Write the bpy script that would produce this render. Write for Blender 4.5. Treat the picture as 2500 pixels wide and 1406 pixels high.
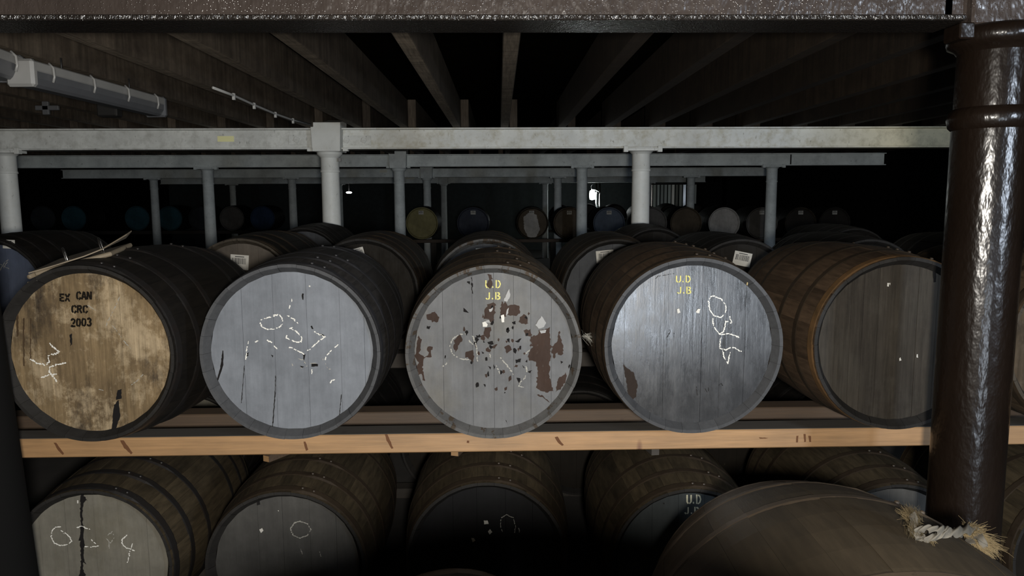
import bpy, bmesh, math, random
from mathutils import Vector, Matrix
random.seed(7)
for o in list(bpy.data.objects):
    bpy.data.objects.remove(o)
sc = bpy.context.scene
COL = sc.collection

# ------------------------------------------------------------------ camera
CAM = Vector((0, 0, 1.75))
YAW, PITCH, ROLL, FPX = math.radians(1.0), math.radians(6.8), math.radians(-0.25), 1805.0
_F = Vector((math.sin(YAW)*math.cos(PITCH), math.cos(YAW)*math.cos(PITCH), -math.sin(PITCH)))
_R0 = Vector((math.cos(YAW), -math.sin(YAW), 0)); _U0 = _R0.cross(_F)
_R = _R0*math.cos(ROLL)+_U0*math.sin(ROLL); _U = -_R0*math.sin(ROLL)+_U0*math.cos(ROLL)
cd = bpy.data.cameras.new('camera'); cam = bpy.data.objects.new('camera', cd); COL.objects.link(cam)
cd.sensor_width = 36; cd.lens = FPX/2500*36; cd.clip_start = .02; cd.clip_end = 200
M = Matrix((( _R.x, _U.x, -_F.x, CAM.x), (_R.y, _U.y, -_F.y, CAM.y), (_R.z, _U.z, -_F.z, CAM.z), (0, 0, 0, 1)))
cam.matrix_world = M
sc.camera = cam

# ------------------------------------------------------------------ world, lights, exposure
w = bpy.data.worlds.new('world'); sc.world = w; w.use_nodes = True
w.node_tree.nodes['Background'].inputs[0].default_value = (.8, .9, 1, 1)
w.node_tree.nodes['Background'].inputs[1].default_value = 0.0015
sc.view_settings.view_transform = 'Standard'; sc.view_settings.look = 'None'
sc.view_settings.gamma = 1; sc.view_settings.use_curve_mapping = False
sc.view_settings.exposure = 0

def lamp(name, kind, loc, power, color, size=.1, target=None, size_y=None, spot=None):
    d = bpy.data.lights.new(name, kind); d.energy = power; d.color = color
    if kind == 'AREA':
        d.shape = 'RECTANGLE'; d.size = size; d.size_y = size_y or size
    else:
        d.shadow_soft_size = size
    o = bpy.data.objects.new(name, d); COL.objects.link(o); o.location = loc
    if target is not None:
        o.rotation_euler = (Vector(target)-Vector(loc)).to_track_quat('-Z', 'Y').to_euler()
    return o

lamp('aisle_lamp', 'POINT', (.08, -.20, 1.72), 700, (1, .95, .87), .06)
lamp('doorway_daylight', 'AREA', (3.0, -1.2, 2.0), 150, (.74, .85, 1.0), .26, (1.44, 2.2, 1.7), 1.0)
lamp('low_window_daylight', 'AREA', (1.12, -1.6, .66), 48, (.78, .88, 1.0), .5, (.6, 2.5, 1.35), .85)

def at(px, py, y):
    """the point of the place at depth y seen at pixel (px, py) of the 2500 x 1406 photograph"""
    d = _F + _R*((px-1250)/FPX) - _U*((py-703)/FPX)
    return CAM + d*(y/d.y)

# ------------------------------------------------------------------ materials
class N:
    def __init__(s, name):
        s.m = bpy.data.materials.new(name); s.m.use_nodes = True
        s.t = s.m.node_tree; s.b = s.t.nodes['Principled BSDF']
    def n(s, typ, **kw):
        x = s.t.nodes.new(typ)
        for k, v in kw.items():
            if k in x.inputs: x.inputs[k].default_value = v
            else: setattr(x, k, v)
        return x
    def l(s, a, b): s.t.links.new(a, b)
    def coords(s, scale=(1, 1, 1), rnd=False):
        tc = s.n('ShaderNodeTexCoord'); mp = s.n('ShaderNodeMapping'); mp.inputs['Scale'].default_value = scale
        s.l(tc.outputs['Object'], mp.inputs['Vector'])
        if rnd:
            oi = s.n('ShaderNodeObjectInfo'); mu = s.n('ShaderNodeMath', operation='MULTIPLY'); mu.inputs[1].default_value = 37.
            s.l(oi.outputs['Random'], mu.inputs[0]); cx = s.n('ShaderNodeCombineXYZ')
            for k in range(3): s.l(mu.outputs[0], cx.inputs[k])
            s.l(cx.outputs[0], mp.inputs['Location'])
        return mp.outputs['Vector']
    def noise(s, vec, scale, detail=4, rough=.6):
        x = s.n('ShaderNodeTexNoise'); x.inputs['Scale'].default_value = scale; x.inputs['Detail'].default_value = detail
        x.inputs['Roughness'].default_value = rough
        if vec is not None: s.l(vec, x.inputs['Vector'])
        return x.outputs['Fac']
    def ramp(s, fac, stops):
        r = s.n('ShaderNodeValToRGB'); e = r.color_ramp.elements
        while len(e) < len(stops): e.new(.5)
        for el, (p, c) in zip(e, stops):
            el.position = p; el.color = (c if isinstance(c, tuple) else (c, c, c)) + (1,)
        s.l(fac, r.inputs['Fac']); return r.outputs['Color']
    def mix(s, a, b, fac, mode='MIX'):
        x = s.n('ShaderNodeMix', data_type='RGBA', blend_type=mode)
        for i, v in ((6, a), (7, b), (0, fac)):
            if isinstance(v, tuple): x.inputs[i].default_value = v + (1,)
            elif isinstance(v, (int, float)): x.inputs[i].default_value = v if i == 0 else (v, v, v, 1)
            else: s.l(v, x.inputs[i])
        return x.outputs[2]
    def rnd(s, col, lo, hi):
        oi = s.n('ShaderNodeObjectInfo'); mr = s.n('ShaderNodeMapRange'); mr.inputs['To Min'].default_value = lo; mr.inputs['To Max'].default_value = hi
        s.l(oi.outputs['Random'], mr.inputs['Value'])
        return s.mix(col, mr.outputs[0], 1., 'MULTIPLY')
    def done(s, col, rough=.6, bump=None, strength=.2, dist=.01, metal=0, spec=.5):
        if isinstance(col, tuple): s.b.inputs['Base Color'].default_value = col + (1,)
        else: s.l(col, s.b.inputs['Base Color'])
        if isinstance(rough, (int, float)): s.b.inputs['Roughness'].default_value = rough
        else: s.l(rough, s.b.inputs['Roughness'])
        s.b.inputs['Metallic'].default_value = metal; s.b.inputs['Specular IOR Level'].default_value = spec
        if bump is not None:
            bp = s.n('ShaderNodeBump'); bp.inputs['Strength'].default_value = strength; bp.inputs['Distance'].default_value = dist
            s.l(bump, bp.inputs['Height']); s.l(bp.outputs['Normal'], s.b.inputs['Normal'])
        return s.m

def sc3(c, k): return tuple(x*k for x in c)

def mat_stave(name, c, rough=.6, k=1.):
    """weathered oak with long grain along the cask"""
    q = N(name); v = q.coords((1, .12, 1), True)
    g = q.noise(v, 60, 5); big = q.noise(q.coords((1, .5, 1), True), 5, 4)
    col = q.ramp(g, [(.3, sc3(c, 1-.45*k)), (.7, sc3(c, 1+.25*k))])
    col = q.mix(col, sc3(c, .28), q.ramp(big, [(.5, 0.), (.72, .8*k)]))
    col = q.rnd(col, 1-.3*k, 1+.25*k)
    return q.done(col, rough, g, .25, .004, 0, .2)

def mat_plain_paint(name, c, rough=.5, var=.25, spec=.5):
    q = N(name); v = q.coords(); a = q.noise(v, 7, 5)
    col = q.ramp(a, [(.3, sc3(c, 1-var)), (.7, sc3(c, 1+var))])
    return q.done(col, rough, q.noise(v, 40, 3), .1, .003, 0, spec)

def mat_head_paint(name, c, rough=.45, chip=(.02, .016, .012), chips=.70, var=.18, bumpy=.25, warm=None, spec=.08, vary=False):
    """brushed paint on oak boards: vertical streaks, small chips, broad wear"""
    q = N(name)
    st = q.noise(q.coords((1, 1, .07), vary), 70, 4); big = q.noise(q.coords((1, 1, 1), vary), 6, 5, .65); mid = q.noise(q.coords((1, 1, .45), vary), 22, 6, .7)
    col = q.ramp(big, [(.3, sc3(c, 1-var)), (.7, sc3(c, 1+var))])
    if warm: col = q.mix(col, warm, q.ramp(q.noise(q.coords((1, 1, .6), vary), 4, 5, .7), [(.45, 0.), (.7, .75)]))
    col = q.mix(col, q.ramp(st, [(.3, .92), (.7, 1.05)]), 1., 'MULTIPLY')
    col = q.mix(col, q.ramp(q.noise(q.coords((1, 1, .8), vary), 14, 6, .7), [(.3, .86), (.7, 1.12)]), 1., 'MULTIPLY')
    col = q.mix(col, chip, q.ramp(mid, [(chips, 0.), (chips+.03, .85)]))
    col = q.rnd(col, .96, 1.03)
    rough = rough if spec > .3 else max(rough, .62)
    ro = q.ramp(mid, [(.3, rough-.08), (.7, rough+.12)])
    return q.done(col, ro, q.mix(st, mid, .5), bumpy, .006, 0, spec)

def mat_raw_head(name, c1, c2, dark, pale, rough=.65, blotch=1.):
    """bare stained oak head: grain, pale bloom and dark water stains"""
    q = N(name)
    st = q.noise(q.coords((1, 1, .06), True), 90, 5); big = q.noise(q.coords((1, 1, .6)), 5, 7, .72); b2 = q.noise(q.coords((1, 1, .8)), 6.5, 8, .75)
    v3 = q.n('ShaderNodeMapping'); v3.inputs['Location'].default_value = (3.3, 1, 7.7); v3.inputs['Scale'].default_value = (1, 1, .5); q.l(q.coords(), v3.inputs['Vector'])
    b3 = q.noise(v3.outputs[0], 5, 8, .7)
    col = q.ramp(big, [(.32, c1), (.62, c2)])
    col = q.mix(col, pale, q.ramp(b2, [(.50, 0.), (.58, .7*blotch), (.66, .95*blotch)]))
    col = q.mix(col, dark, q.ramp(b3, [(.36, .9*blotch), (.47, 0.)]))
    col = q.mix(col, q.ramp(st, [(.3, .66), (.7, 1.2)]), 1., 'MULTIPLY')
    col = q.rnd(col, .88, 1.08)
    return q.done(col, rough, st, .35, .004, 0, .08)

def mat_metal_paint(name, c, dirt, rough=.55, amount=.6, tint=None, tint_from=0, tint_to=1, bump=.15, scale=9):
    q = N(name); v = q.coords(); a = q.noise(v, scale, 6, .7); b = q.noise(q.coords((1, 1, .4)), 34, 5, .7)
    col = q.ramp(q.noise(v, 3, 3), [(.3, sc3(c, .85)), (.7, sc3(c, 1.1))])
    if tint:
        tc = q.n('ShaderNodeTexCoord'); sx = q.n('ShaderNodeSeparateXYZ'); q.l(tc.outputs['Object'], sx.inputs[0])
        mr = q.n('ShaderNodeMapRange'); mr.inputs['From Min'].default_value = tint_from; mr.inputs['From Max'].default_value = tint_to
        q.l(sx.outputs[0], mr.inputs['Value']); col = q.mix(col, tint, mr.outputs[0])
    col = q.mix(col, dirt, q.ramp(a, [(.46, 0.), (.66, amount)]))
    col = q.mix(col, sc3(dirt, .5), q.ramp(b, [(.62, 0.), (.70, .7)]))
    return q.done(col, rough, b, bump, .006, 0, .3)

def mat_gloss(name, c, rough, scale, strength, dist, stretch=(1, 1, 1), drops=False, spec=.6):
    """thick lumpy gloss paint on iron"""
    q = N(name); v = q.coords(stretch)
    a = q.noise(v, scale, 2, .5)
    h = a
    if drops:
        vo = q.n('ShaderNodeTexVoronoi'); vo.inputs['Scale'].default_value = 120; q.l(q.coords(), vo.inputs['Vector'])
        pick = q.ramp(q.noise(q.coords(), 6, 4, .7), [(.40, 0.), (.54, 1.)])
        d = q.ramp(vo.outputs['Distance'], [(.0, 1.), (.28, 0.)])
        h = q.mix(a, q.mix(d, pick, 1., 'MULTIPLY'), 1., 'ADD')
    col = q.ramp(q.noise(q.coords(), 4, 4), [(.3, sc3(c, .8)), (.7, sc3(c, 1.2))])
    return q.done(col, rough, h, strength, dist, 0, spec)

def flat(name, c, rough=.7, spec=.5, metal=0):
    q = N(name); return q.done(c, rough, spec=spec, metal=metal)

def emit(name, c, s):
    q = N(name); q.b.inputs['Base Color'].default_value = (0, 0, 0, 1)
    q.b.inputs['Emission Color'].default_value = c + (1,); q.b.inputs['Emission Strength'].default_value = s
    return q.m

def mat_timber(name, c, knot, rough=.6, dirt=.0):
    """sawn softwood, grain along x, with slanting knots"""
    q = N(name); g = q.noise(q.coords((.05, 1, 1)), 90, 4); big = q.noise(q.coords((.4, 1, 1)), 6, 4)
    col = q.ramp(g, [(.3, sc3(c, .8)), (.7, sc3(c, 1.15))])
    col = q.mix(col, q.ramp(big, [(.3, .8), (.7, 1.12)]), 1., 'MULTIPLY')
    vo = q.n('ShaderNodeTexVoronoi'); vo.inputs['Scale'].default_value = 4.2
    mp = q.n('ShaderNodeMapping'); tc = q.n('ShaderNodeTexCoord'); mp.inputs['Rotation'].default_value = (0, .5, 0); mp.inputs['Scale'].default_value = (1.6, 1, .55)
    q.l(tc.outputs['Object'], mp.inputs['Vector']); q.l(mp.outputs[0], vo.inputs['Vector'])
    col = q.mix(col, knot, q.ramp(vo.outputs['Distance'], [(.045, .85), (.10, 0.)]))
    if dirt: col = q.mix(col, (.012, .010, .008), dirt)
    return q.done(col, rough, g, .2, .003)

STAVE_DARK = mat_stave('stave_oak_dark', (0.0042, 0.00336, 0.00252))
STAVE_BROWN = mat_stave('stave_oak_brown', (0.04234, 0.0294, 0.01764))
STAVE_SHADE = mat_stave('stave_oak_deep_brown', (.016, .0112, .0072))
STAVE_RED = mat_stave('stave_oak_reddish', (0.04116, 0.02646, 0.01588))
STAVE_OLIVE = mat_stave('stave_oak_olive', (0.02731, 0.02048, 0.01161))
STAVE_GREY = mat_stave('stave_oak_grey', (0.0172, 0.01567, 0.01452))
STAVE_BUTT = mat_stave('stave_oak_butt', (.017, .0128, .0078), .6, .5)
HOOP_BUTT = mat_metal_paint('hoop_iron_butt', (.026, .0185, .0115), (.016, .011, .007), .6, .6)
HOOP_DARK = mat_metal_paint('hoop_iron_dark', (0.006048, 0.005443, 0.005141), (0.008316, 0.004536, 0.002419), .5, .5)
HOOP_BROWN = mat_metal_paint('hoop_iron_brown', (0.01688, 0.01181, 0.00731), (0.008437, 0.005063, 0.002813), .5, .7)
HOOP_GOLD = mat_metal_paint('hoop_iron_rust', (0.06552, 0.03604, 0.01474), (0.02293, 0.01474, 0.006552), .55, .7)
HOOP_GREY = mat_metal_paint('hoop_iron_grey_painted', (0.0127, 0.0127, 0.01397), (0.00635, 0.004657, 0.00381), .5, .5)
CH_DARK = mat_head_paint('chime_dark', (0.0105, 0.0098, 0.0091), .5, vary=True)
CH_GREY = mat_head_paint('chime_grey', (0.0408, 0.04032, 0.03936), .5, (0.024, 0.0168, 0.01056), .56, vary=True)
CH_SLATE = mat_head_paint('chime_slate', (0.02976, 0.03072, 0.03264), .45, vary=True)
CH_WOOD = mat_head_paint('chime_weathered_oak', (0.03, 0.0248, 0.0184), .6, (0.008, 0.006, 0.004), .55, vary=True)
HEAD1 = mat_raw_head('head_tan_stained', (0.05386, 0.03802, 0.02154), (0.1109, 0.0792, 0.04308), (0.01774, 0.01394, 0.0114), (0.1901, 0.1489, 0.09504))
HEAD2 = mat_head_paint('head_blue_grey', (0.08286, 0.08961, 0.1004), .45, (0.02762, 0.0297, 0.03346), .73, .12)
HEAD3 = mat_head_paint('head_grey', (0.06342, 0.0643, 0.06561), .45, (0.02624, 0.01531, 0.01049), .76, .12, .3, (0.07217, 0.0678, 0.05686))
HEAD4 = mat_head_paint('head_slate_gloss', (.0185, .0192, .0205), .27, (.010, .008, .007), .74, .12, .3, None, .6)
HEAD5 = mat_raw_head('head_grey_oak', (0.01426, 0.01196, 0.00966), (0.0207, 0.01771, 0.0138), (0.0092, 0.00759, 0.00598), (0.02415, 0.02185, 0.01794), .65, .45)
HEAD6 = mat_raw_head('head_brown_oak', (0.021, 0.015, 0.009), (0.033, 0.024, 0.015), (0.009, 0.0066, 0.0045), (0.042, 0.033, 0.024))
HEADL1 = mat_head_paint('head_pale_grey', (0.07734, 0.07265, 0.06), .6, (0.0375, 0.03281, 0.02579), .72, .12, .2, (0.06094, 0.05391, 0.0375))
HEADL2 = mat_head_paint('head_dim_grey', (0.0315, 0.03066, 0.02856), .45, (0.0084, 0.00756, 0.0063), .76)
HEADL3 = mat_head_paint('head_black', (0.0048, 0.0048, 0.0051), .4, (0.003, 0.003, 0.003), .78)
HEADL4 = mat_head_paint('head_dark_green_grey', (0.016, 0.0184, 0.0188), .4, (0.004, 0.004, 0.004), .74)
HEADBLUE = mat_head_paint('head_navy_blue', (0.0378, 0.0459, 0.0675), .5, (0.027, 0.0297, 0.0351), .8, .08)
HEADTAN = mat_head_paint('head_brown_grey', (0.04744, 0.04043, 0.033), .6, (0.02063, 0.0165, 0.01238), .7)
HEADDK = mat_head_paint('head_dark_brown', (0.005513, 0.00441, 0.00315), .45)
HEADSTEEL = mat_head_paint('head_steel_grey', (0.03188, 0.03375, 0.03675), .4)
FAR = {k: mat_head_paint('far_head_'+k, c, .55) for k, c in dict(
    teal=(.020, .058, .075), blue=(.020, .040, .085), grey=(.075, .072, .068), olive=(.15, .135, .065), navy=(.030, .034, .046),
    brown=(.055, .043, .030), slate=(.058, .072, .095), pale=(.26, .25, .235), dark=(.018, .016, .014), dim=(.022, .026, .030)).items()}
RAIL = mat_timber('rail_pine', (0.1683, 0.09588, 0.04114), (0.06077, 0.02104, 0.00935))
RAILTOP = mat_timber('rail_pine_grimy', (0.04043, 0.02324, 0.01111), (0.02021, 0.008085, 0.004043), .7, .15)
GRIME = mat_timber('rail_top_grime', (0.02117, 0.01733, 0.0127), (0.01155, 0.0077, 0.005775), .8)
RAILOLD = mat_timber('rail_old_timber', (0.01925, 0.01512, 0.011), (0.00825, 0.0055, 0.004125), .8)
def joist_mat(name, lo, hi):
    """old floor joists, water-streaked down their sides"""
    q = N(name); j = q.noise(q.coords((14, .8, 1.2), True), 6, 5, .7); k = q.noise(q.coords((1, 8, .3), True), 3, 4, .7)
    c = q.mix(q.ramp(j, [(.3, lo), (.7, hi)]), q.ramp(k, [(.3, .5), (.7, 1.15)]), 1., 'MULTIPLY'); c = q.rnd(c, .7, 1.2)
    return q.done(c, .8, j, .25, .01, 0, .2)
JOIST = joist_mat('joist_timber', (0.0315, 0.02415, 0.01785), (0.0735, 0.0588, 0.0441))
JOISTU = joist_mat('joist_underside_lit', (.075, .060, .044), (.185, .150, .112))  # paler bottom faces: light on the undersides put into the colour
JOISTR = joist_mat('joist_timber_reddish_shaded', (0.01122, 0.00726, 0.00429), (0.0231, 0.01584, 0.0099))  # reddish right-hand joists, darkened further: weaker light put into the colour
CEIL = mat_plain_paint('floorboards_dark', (.003, .0026, .002), 1., .2, 0.)
STONE = mat_plain_paint('tarred_stone', (.006, .006, .006), 1., .3, 0.)
BACKW = mat_plain_paint('green_grey_wall', (.022, .028, .028), .9)
FLOORM = mat_plain_paint('earth_floor', (.018, .016, .014), .95)
BEAMG = mat_metal_paint('beam_pale_grey', (.63, .645, .62), (.36, .36, .33), .6, .6)
BEAMG2 = mat_metal_paint('beam_pale_grey_yellowing', (.63, .645, .62), (.38, .35, .25), .6, .6, (.70, .64, .45), .3, 1.6)
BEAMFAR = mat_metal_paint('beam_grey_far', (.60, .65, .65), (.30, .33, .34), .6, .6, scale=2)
COLG = mat_metal_paint('column_pale_grey', (.63, .645, .62), (.55, .55, .50), .5, .5, bump=.05)
GLOSS = mat_gloss('iron_gloss_brown', (0.0039, 0.002437, 0.001658), .25, 62, .30, .007, (1, 1, .5), False, .22)
GLOSSK = flat('iron_matt_black', (.0025, .0025, .0025), .9, .05)
GLOSSB = mat_gloss('beam_gloss_brown', (0.01984, 0.01538, 0.01314), .25, 40, .32, .022, (1, 1, .5), True, .35)
GLOSSE = mat_gloss('flange_gloss_brown', (.008, .0066, .0056), .22, 110, .7, .012, (2.2, 1, .6))
CHALK = flat('chalk_white', (0.3744, 0.3692, 0.3432), .95, .1)
CHALKD = flat('chalk_faint', (0.1639, 0.1595, 0.1423), .95, .1)
STENB = flat('stencil_black', (.005, .004, .003), .9, .05)
STENY = flat('stencil_yellow', (0.276, 0.252, 0.066), .7)
STENW = flat('stencil_cream', (0.208, 0.196, 0.136), .7)
PAPER = mat_plain_paint('paper_white', (0.272, 0.264, 0.24), .7, .1)
INK = flat('ink_black', (.02, .02, .02), .7)
FLAKE = mat_head_paint('bared_brown_wood', (0.01733, 0.009975, 0.007088), .6, (0.02625, 0.01838, 0.0147), .62)
CHIP = flat('chip_dark', (.006, .0055, .0055), .9, .05)
CURL = flat('lifting_paint', (0.0825, 0.0825, 0.081), .5)
STREAK = mat_head_paint('wood_streak_brown', (.032, .021, .012), .6)
STAIN = mat_head_paint('rust_stain', (0.0098, 0.0063, 0.00455), .5)
CREAM = flat('plate_cream', (.85, .83, .45), .6)
CREAMD = flat('plate_pale', (.62, .62, .55), .6)
STEEL = flat('bright_steel', (.75, .75, .75), .22, .5, 1)
CARD = mat_plain_paint('binder_card', (0.096, 0.076, 0.0496), .7)
PLASTIC = mat_plain_paint('fitting_plastic_grey', (0.065, 0.0675, 0.0725), .35, .1)
PLASTICW = mat_plain_paint('fitting_plastic_white', (0.176, 0.176, 0.1705), .45, .08)
BLACK = flat('black_plastic', (.008, .008, .008), .6)
RAGW = mat_plain_paint('rag_grey_white', (.058, .053, .044), .95, .3, .05)
RAGY = flat('rag_fibre', (.066, .050, .027), .95, .05)
STRAW = flat('straw', (0.2, 0.152, 0.064), .8)
STRUT = mat_plain_paint('strut_tarred', (.010, .009, .009), .8)

# ------------------------------------------------------------------ mesh helpers
def mesh(name, verts, faces, mats=1, idx=None, smooth=False):
    me = bpy.data.meshes.new(name); me.from_pydata(verts, [], faces)
    bm = bmesh.new(); bm.from_mesh(me); bmesh.ops.recalc_face_normals(bm, faces=bm.faces); bm.to_mesh(me); bm.free()
    for _ in range(mats): me.materials.append(None)
    if idx: me.polygons.foreach_set('material_index', idx)
    if smooth: me.polygons.foreach_set('use_smooth', [True]*len(me.polygons))
    return me

def obj(name, me, mats, parent=None, loc=(0, 0, 0), rot=(0, 0, 0)):
    o = bpy.data.objects.new(name, me); COL.objects.link(o)
    if parent: o.parent = parent
    o.location = loc; o.rotation_euler = rot
    if not isinstance(mats, (list, tuple)): mats = [mats]
    while len(me.materials) < len(mats): me.materials.append(None)
    for s, m in zip(o.material_slots, mats):
        s.link = 'OBJECT'; s.material = m
    return o

def tag(o, label=None, cat=None, group=None, kind=None):
    if label: o['label'] = label
    if cat: o['category'] = cat
    if group: o['group'] = group
    if kind: o['kind'] = kind
    return o

def thing(name, label, cat, loc=(0, 0, 0), rz=0, group=None, rot=None):
    o = bpy.data.objects.new(name, None); COL.objects.link(o); o.empty_display_size = .05
    o.location = loc; o.rotation_euler = rot or (0, 0, rz)
    return tag(o, label, cat, group)

_cache = {}
def box_me(sx, sy, sz, bev=.003, centre=True):
    k = ('box', round(sx, 4), round(sy, 4), round(sz, 4), bev)
    if k not in _cache:
        bm = bmesh.new(); bmesh.ops.create_cube(bm, size=1)
        bmesh.ops.scale(bm, vec=(sx, sy, sz), verts=bm.verts)
        if bev: bmesh.ops.bevel(bm, geom=list(bm.edges), offset=min(bev, .3*min(sx, sy, sz)), segments=1, affect='EDGES')
        me = bpy.data.meshes.new('box'); bm.to_mesh(me); bm.free(); me.materials.append(None); _cache[k] = me
    return _cache[k]

def box(name, x0, x1, y0, y1, z0, z1, m, parent=None, off=(0, 0, 0), bev=.003):
    return obj(name, box_me(x1-x0, y1-y0, z1-z0, bev), m, parent, ((x0+x1)/2-off[0], (y0+y1)/2-off[1], (z0+z1)/2-off[2]))

def lathe_me(prof, seg=48, smooth=True):
    """revolve (r, z) pairs about z"""
    k = ('lathe', tuple(prof), seg)
    if k not in _cache:
        vs, fs = [], []
        for i in range(seg):
            a = 2*math.pi*i/seg
            for r, z in prof: vs.append((r*math.cos(a), r*math.sin(a), z))
        n = len(prof)
        for i in range(seg):
            j = (i+1) % seg
            for q in range(n-1): fs.append((i*n+q, j*n+q, j*n+q+1, i*n+q+1))
        me = mesh('lathe', vs, fs); 
        for p in me.polygons: p.use_smooth = smooth
        _cache[k] = me
    return _cache[k]

def tube_me(pts, r, seg=8, closed=False):
    vs, fs = [], []; n = len(pts); P = [Vector(p) for p in pts]
    rr = r if isinstance(r, (list, tuple)) else [r]*n
    for i, p in enumerate(P):
        t = (P[min(i+1, n-1)]-P[max(i-1, 0)]).normalized()
        u = t.orthogonal().normalized() if i == 0 else (pu - t*pu.dot(t)).normalized()
        pu = u; v = t.cross(u)
        for k in range(seg):
            a = 2*math.pi*k/seg; vs.append(p + (u*math.cos(a)+v*math.sin(a))*rr[i])
    for i in range(n-1):
        for k in range(seg):
            fs.append((i*seg+k, i*seg+(k+1) % seg, (i+1)*seg+(k+1) % seg, (i+1)*seg+k))
    fs.append(tuple(range(seg))); fs.append(tuple(range((n-1)*seg, n*seg)))
    return mesh('tube', [tuple(v) for v in vs], fs, smooth=True)

# flat marks in a head's plane (local x, z)
def poly_me(polys, y, jag=0, thick=.0006):
    vs, fs = [], []
    for P in polys:
        Q = []
        if jag:
            for i, (x, z) in enumerate(P):
                x2, z2 = P[(i+1) % len(P)]; L = math.hypot(x2-x, z2-z); k = max(1, int(L/.006))
                for j in range(k):
                    s = j/k; Q.append((x+(x2-x)*s+random.uniform(-jag, jag), z+(z2-z)*s+random.uniform(-jag, jag)))
        else: Q = list(P)
        b = len(vs); n = len(Q)
        vs += [(x, y-thick, z) for x, z in Q] + [(x, y, z) for x, z in Q]
        fs.append(tuple(range(b, b+n)))
        for i in range(n): fs.append((b+i, b+(i+1) % n, b+n+(i+1) % n, b+n+i))
    return mesh('marks', vs, fs)

def ribbons(strokes, y0, wd, rough=True, drop=.16, step=.0035):
    """chalk or stencil strokes: broken, uneven ribbons"""
    vs, fs = [], []
    for S in strokes:
        pts = []
        for (x, z), (x2, z2) in zip(S, S[1:]):
            L = math.hypot(x2-x, z2-z); k = max(1, int(L/step))
            for j in range(k): pts.append((x+(x2-x)*j/k, z+(z2-z)*j/k))
        pts.append(S[-1])
        prev = None; skip = 0
        for i in range(len(pts)-1):
            (x, z), (x2, z2) = pts[i], pts[i+1]; L = math.hypot(x2-x, z2-z) or 1e-6
            nx, nz = -(z2-z)/L, (x2-x)/L
            if rough is None: wa, wb = wd*random.uniform(.85, 1.1), wd*random.uniform(.85, 1.1); ox = oz = 0; ex = 1.25
            elif rough:
                if skip > 0: skip -= 1; continue
                if random.random() < drop: skip = random.randint(0, 1); continue
                wa, wb = wd*random.uniform(.3, 1.1), wd*random.uniform(.3, 1.1)
                ox, oz = random.uniform(-1, 1)*wd*.34, random.uniform(-1, 1)*wd*.34
                ex = 1.45
            else: wa = wb = wd; ox = oz = 0; ex = 1.0
            b = len(vs); dx, dz = (x2-x)*(ex-1), (z2-z)*(ex-1); y = y0-(len(fs) % 11)*3e-5
            vs += [(x+ox+nx*wa/2, y, z+oz+nz*wa/2), (x+ox-nx*wa/2, y, z+oz-nz*wa/2), (x2+dx+ox-nx*wb/2, y, z2+dz+oz-nz*wb/2), (x2+dx+ox+nx*wb/2, y, z2+dz+oz+nz*wb/2)]
            fs.append((b, b+1, b+2, b+3))
    me = bpy.data.meshes.new('strokes'); me.from_pydata(vs, [], fs); me.materials.append(None)
    return me

GL = {  # stencil glyphs: strokes in a unit box with the stencil's bridges left open
 'E': [[(.1, 0), (.1, .42)], [(.1, .56), (.1, 1)], [(.25, .06), (.9, .06)], [(.25, .5), (.75, .5)], [(.25, .94), (.9, .94)]],
 'X': [[(.05, 0), (.42, .43)], [(.58, .57), (.95, 1)], [(.05, 1), (.42, .57)], [(.58, .43), (.95, 0)]],
 'C': [[(.35, .04), (.15, .2), (.1, .5), (.15, .8), (.35, .96)], [(.5, .96), (.75, .95), (.9, .75)], [(.5, .04), (.75, .05), (.9, .25)]],
 'A': [[(.05, 0), (.42, 1)], [(.58, 1), (.95, 0)], [(.35, .33), (.65, .33)]],
 'N': [[(.1, 0), (.1, 1)], [(.25, .95), (.75, .05)], [(.9, 0), (.9, 1)]],
 'R': [[(.1, 0), (.1, 1)], [(.27, .95), (.7, .92), (.85, .75), (.7, .55), (.27, .52)], [(.5, .45), (.9, 0)]],
 '2': [[(.1, .75), (.25, .95), (.55, .98), (.85, .8), (.8, .6), (.5, .35)], [(.4, .25), (.12, .05)], [(.2, .05), (.92, .05)]],
 '0': [[(.42, .03), (.18, .2), (.12, .5), (.18, .8), (.42, .97)], [(.58, .97), (.82, .8), (.88, .5), (.82, .2), (.58, .03)]],
 '3': [[(.12, .8), (.3, .96), (.6, .95), (.85, .77), (.7, .56)], [(.45, .52), (.65, .5)], [(.75, .46), (.9, .25), (.65, .04), (.3, .04), (.1, .2)]],
 'U': [[(.12, 1), (.12, .25), (.3, .05)], [(.88, 1), (.88, .25), (.6, .04)]],
 'D': [[(.15, 0), (.15, 1)], [(.42, .97), (.72, .85), (.88, .5), (.72, .15), (.42, .03)]],
 'J': [[(.75, 1), (.75, .2), (.6, .05)], [(.12, .2), (.35, .04)]],
 'B': [[(.15, 0), (.15, 1)], [(.42, .97), (.75, .9), (.8, .7), (.5, .53)], [(.5, .47), (.88, .38), (.85, .12), (.42, .03)]],
 '.': [[(.35, .02), (.35, .18)]],
}

# ------------------------------------------------------------------ casks
def prof(t, Rh, Rb): return Rh + (Rb-Rh)*(1-abs(t)**2.1)

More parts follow.
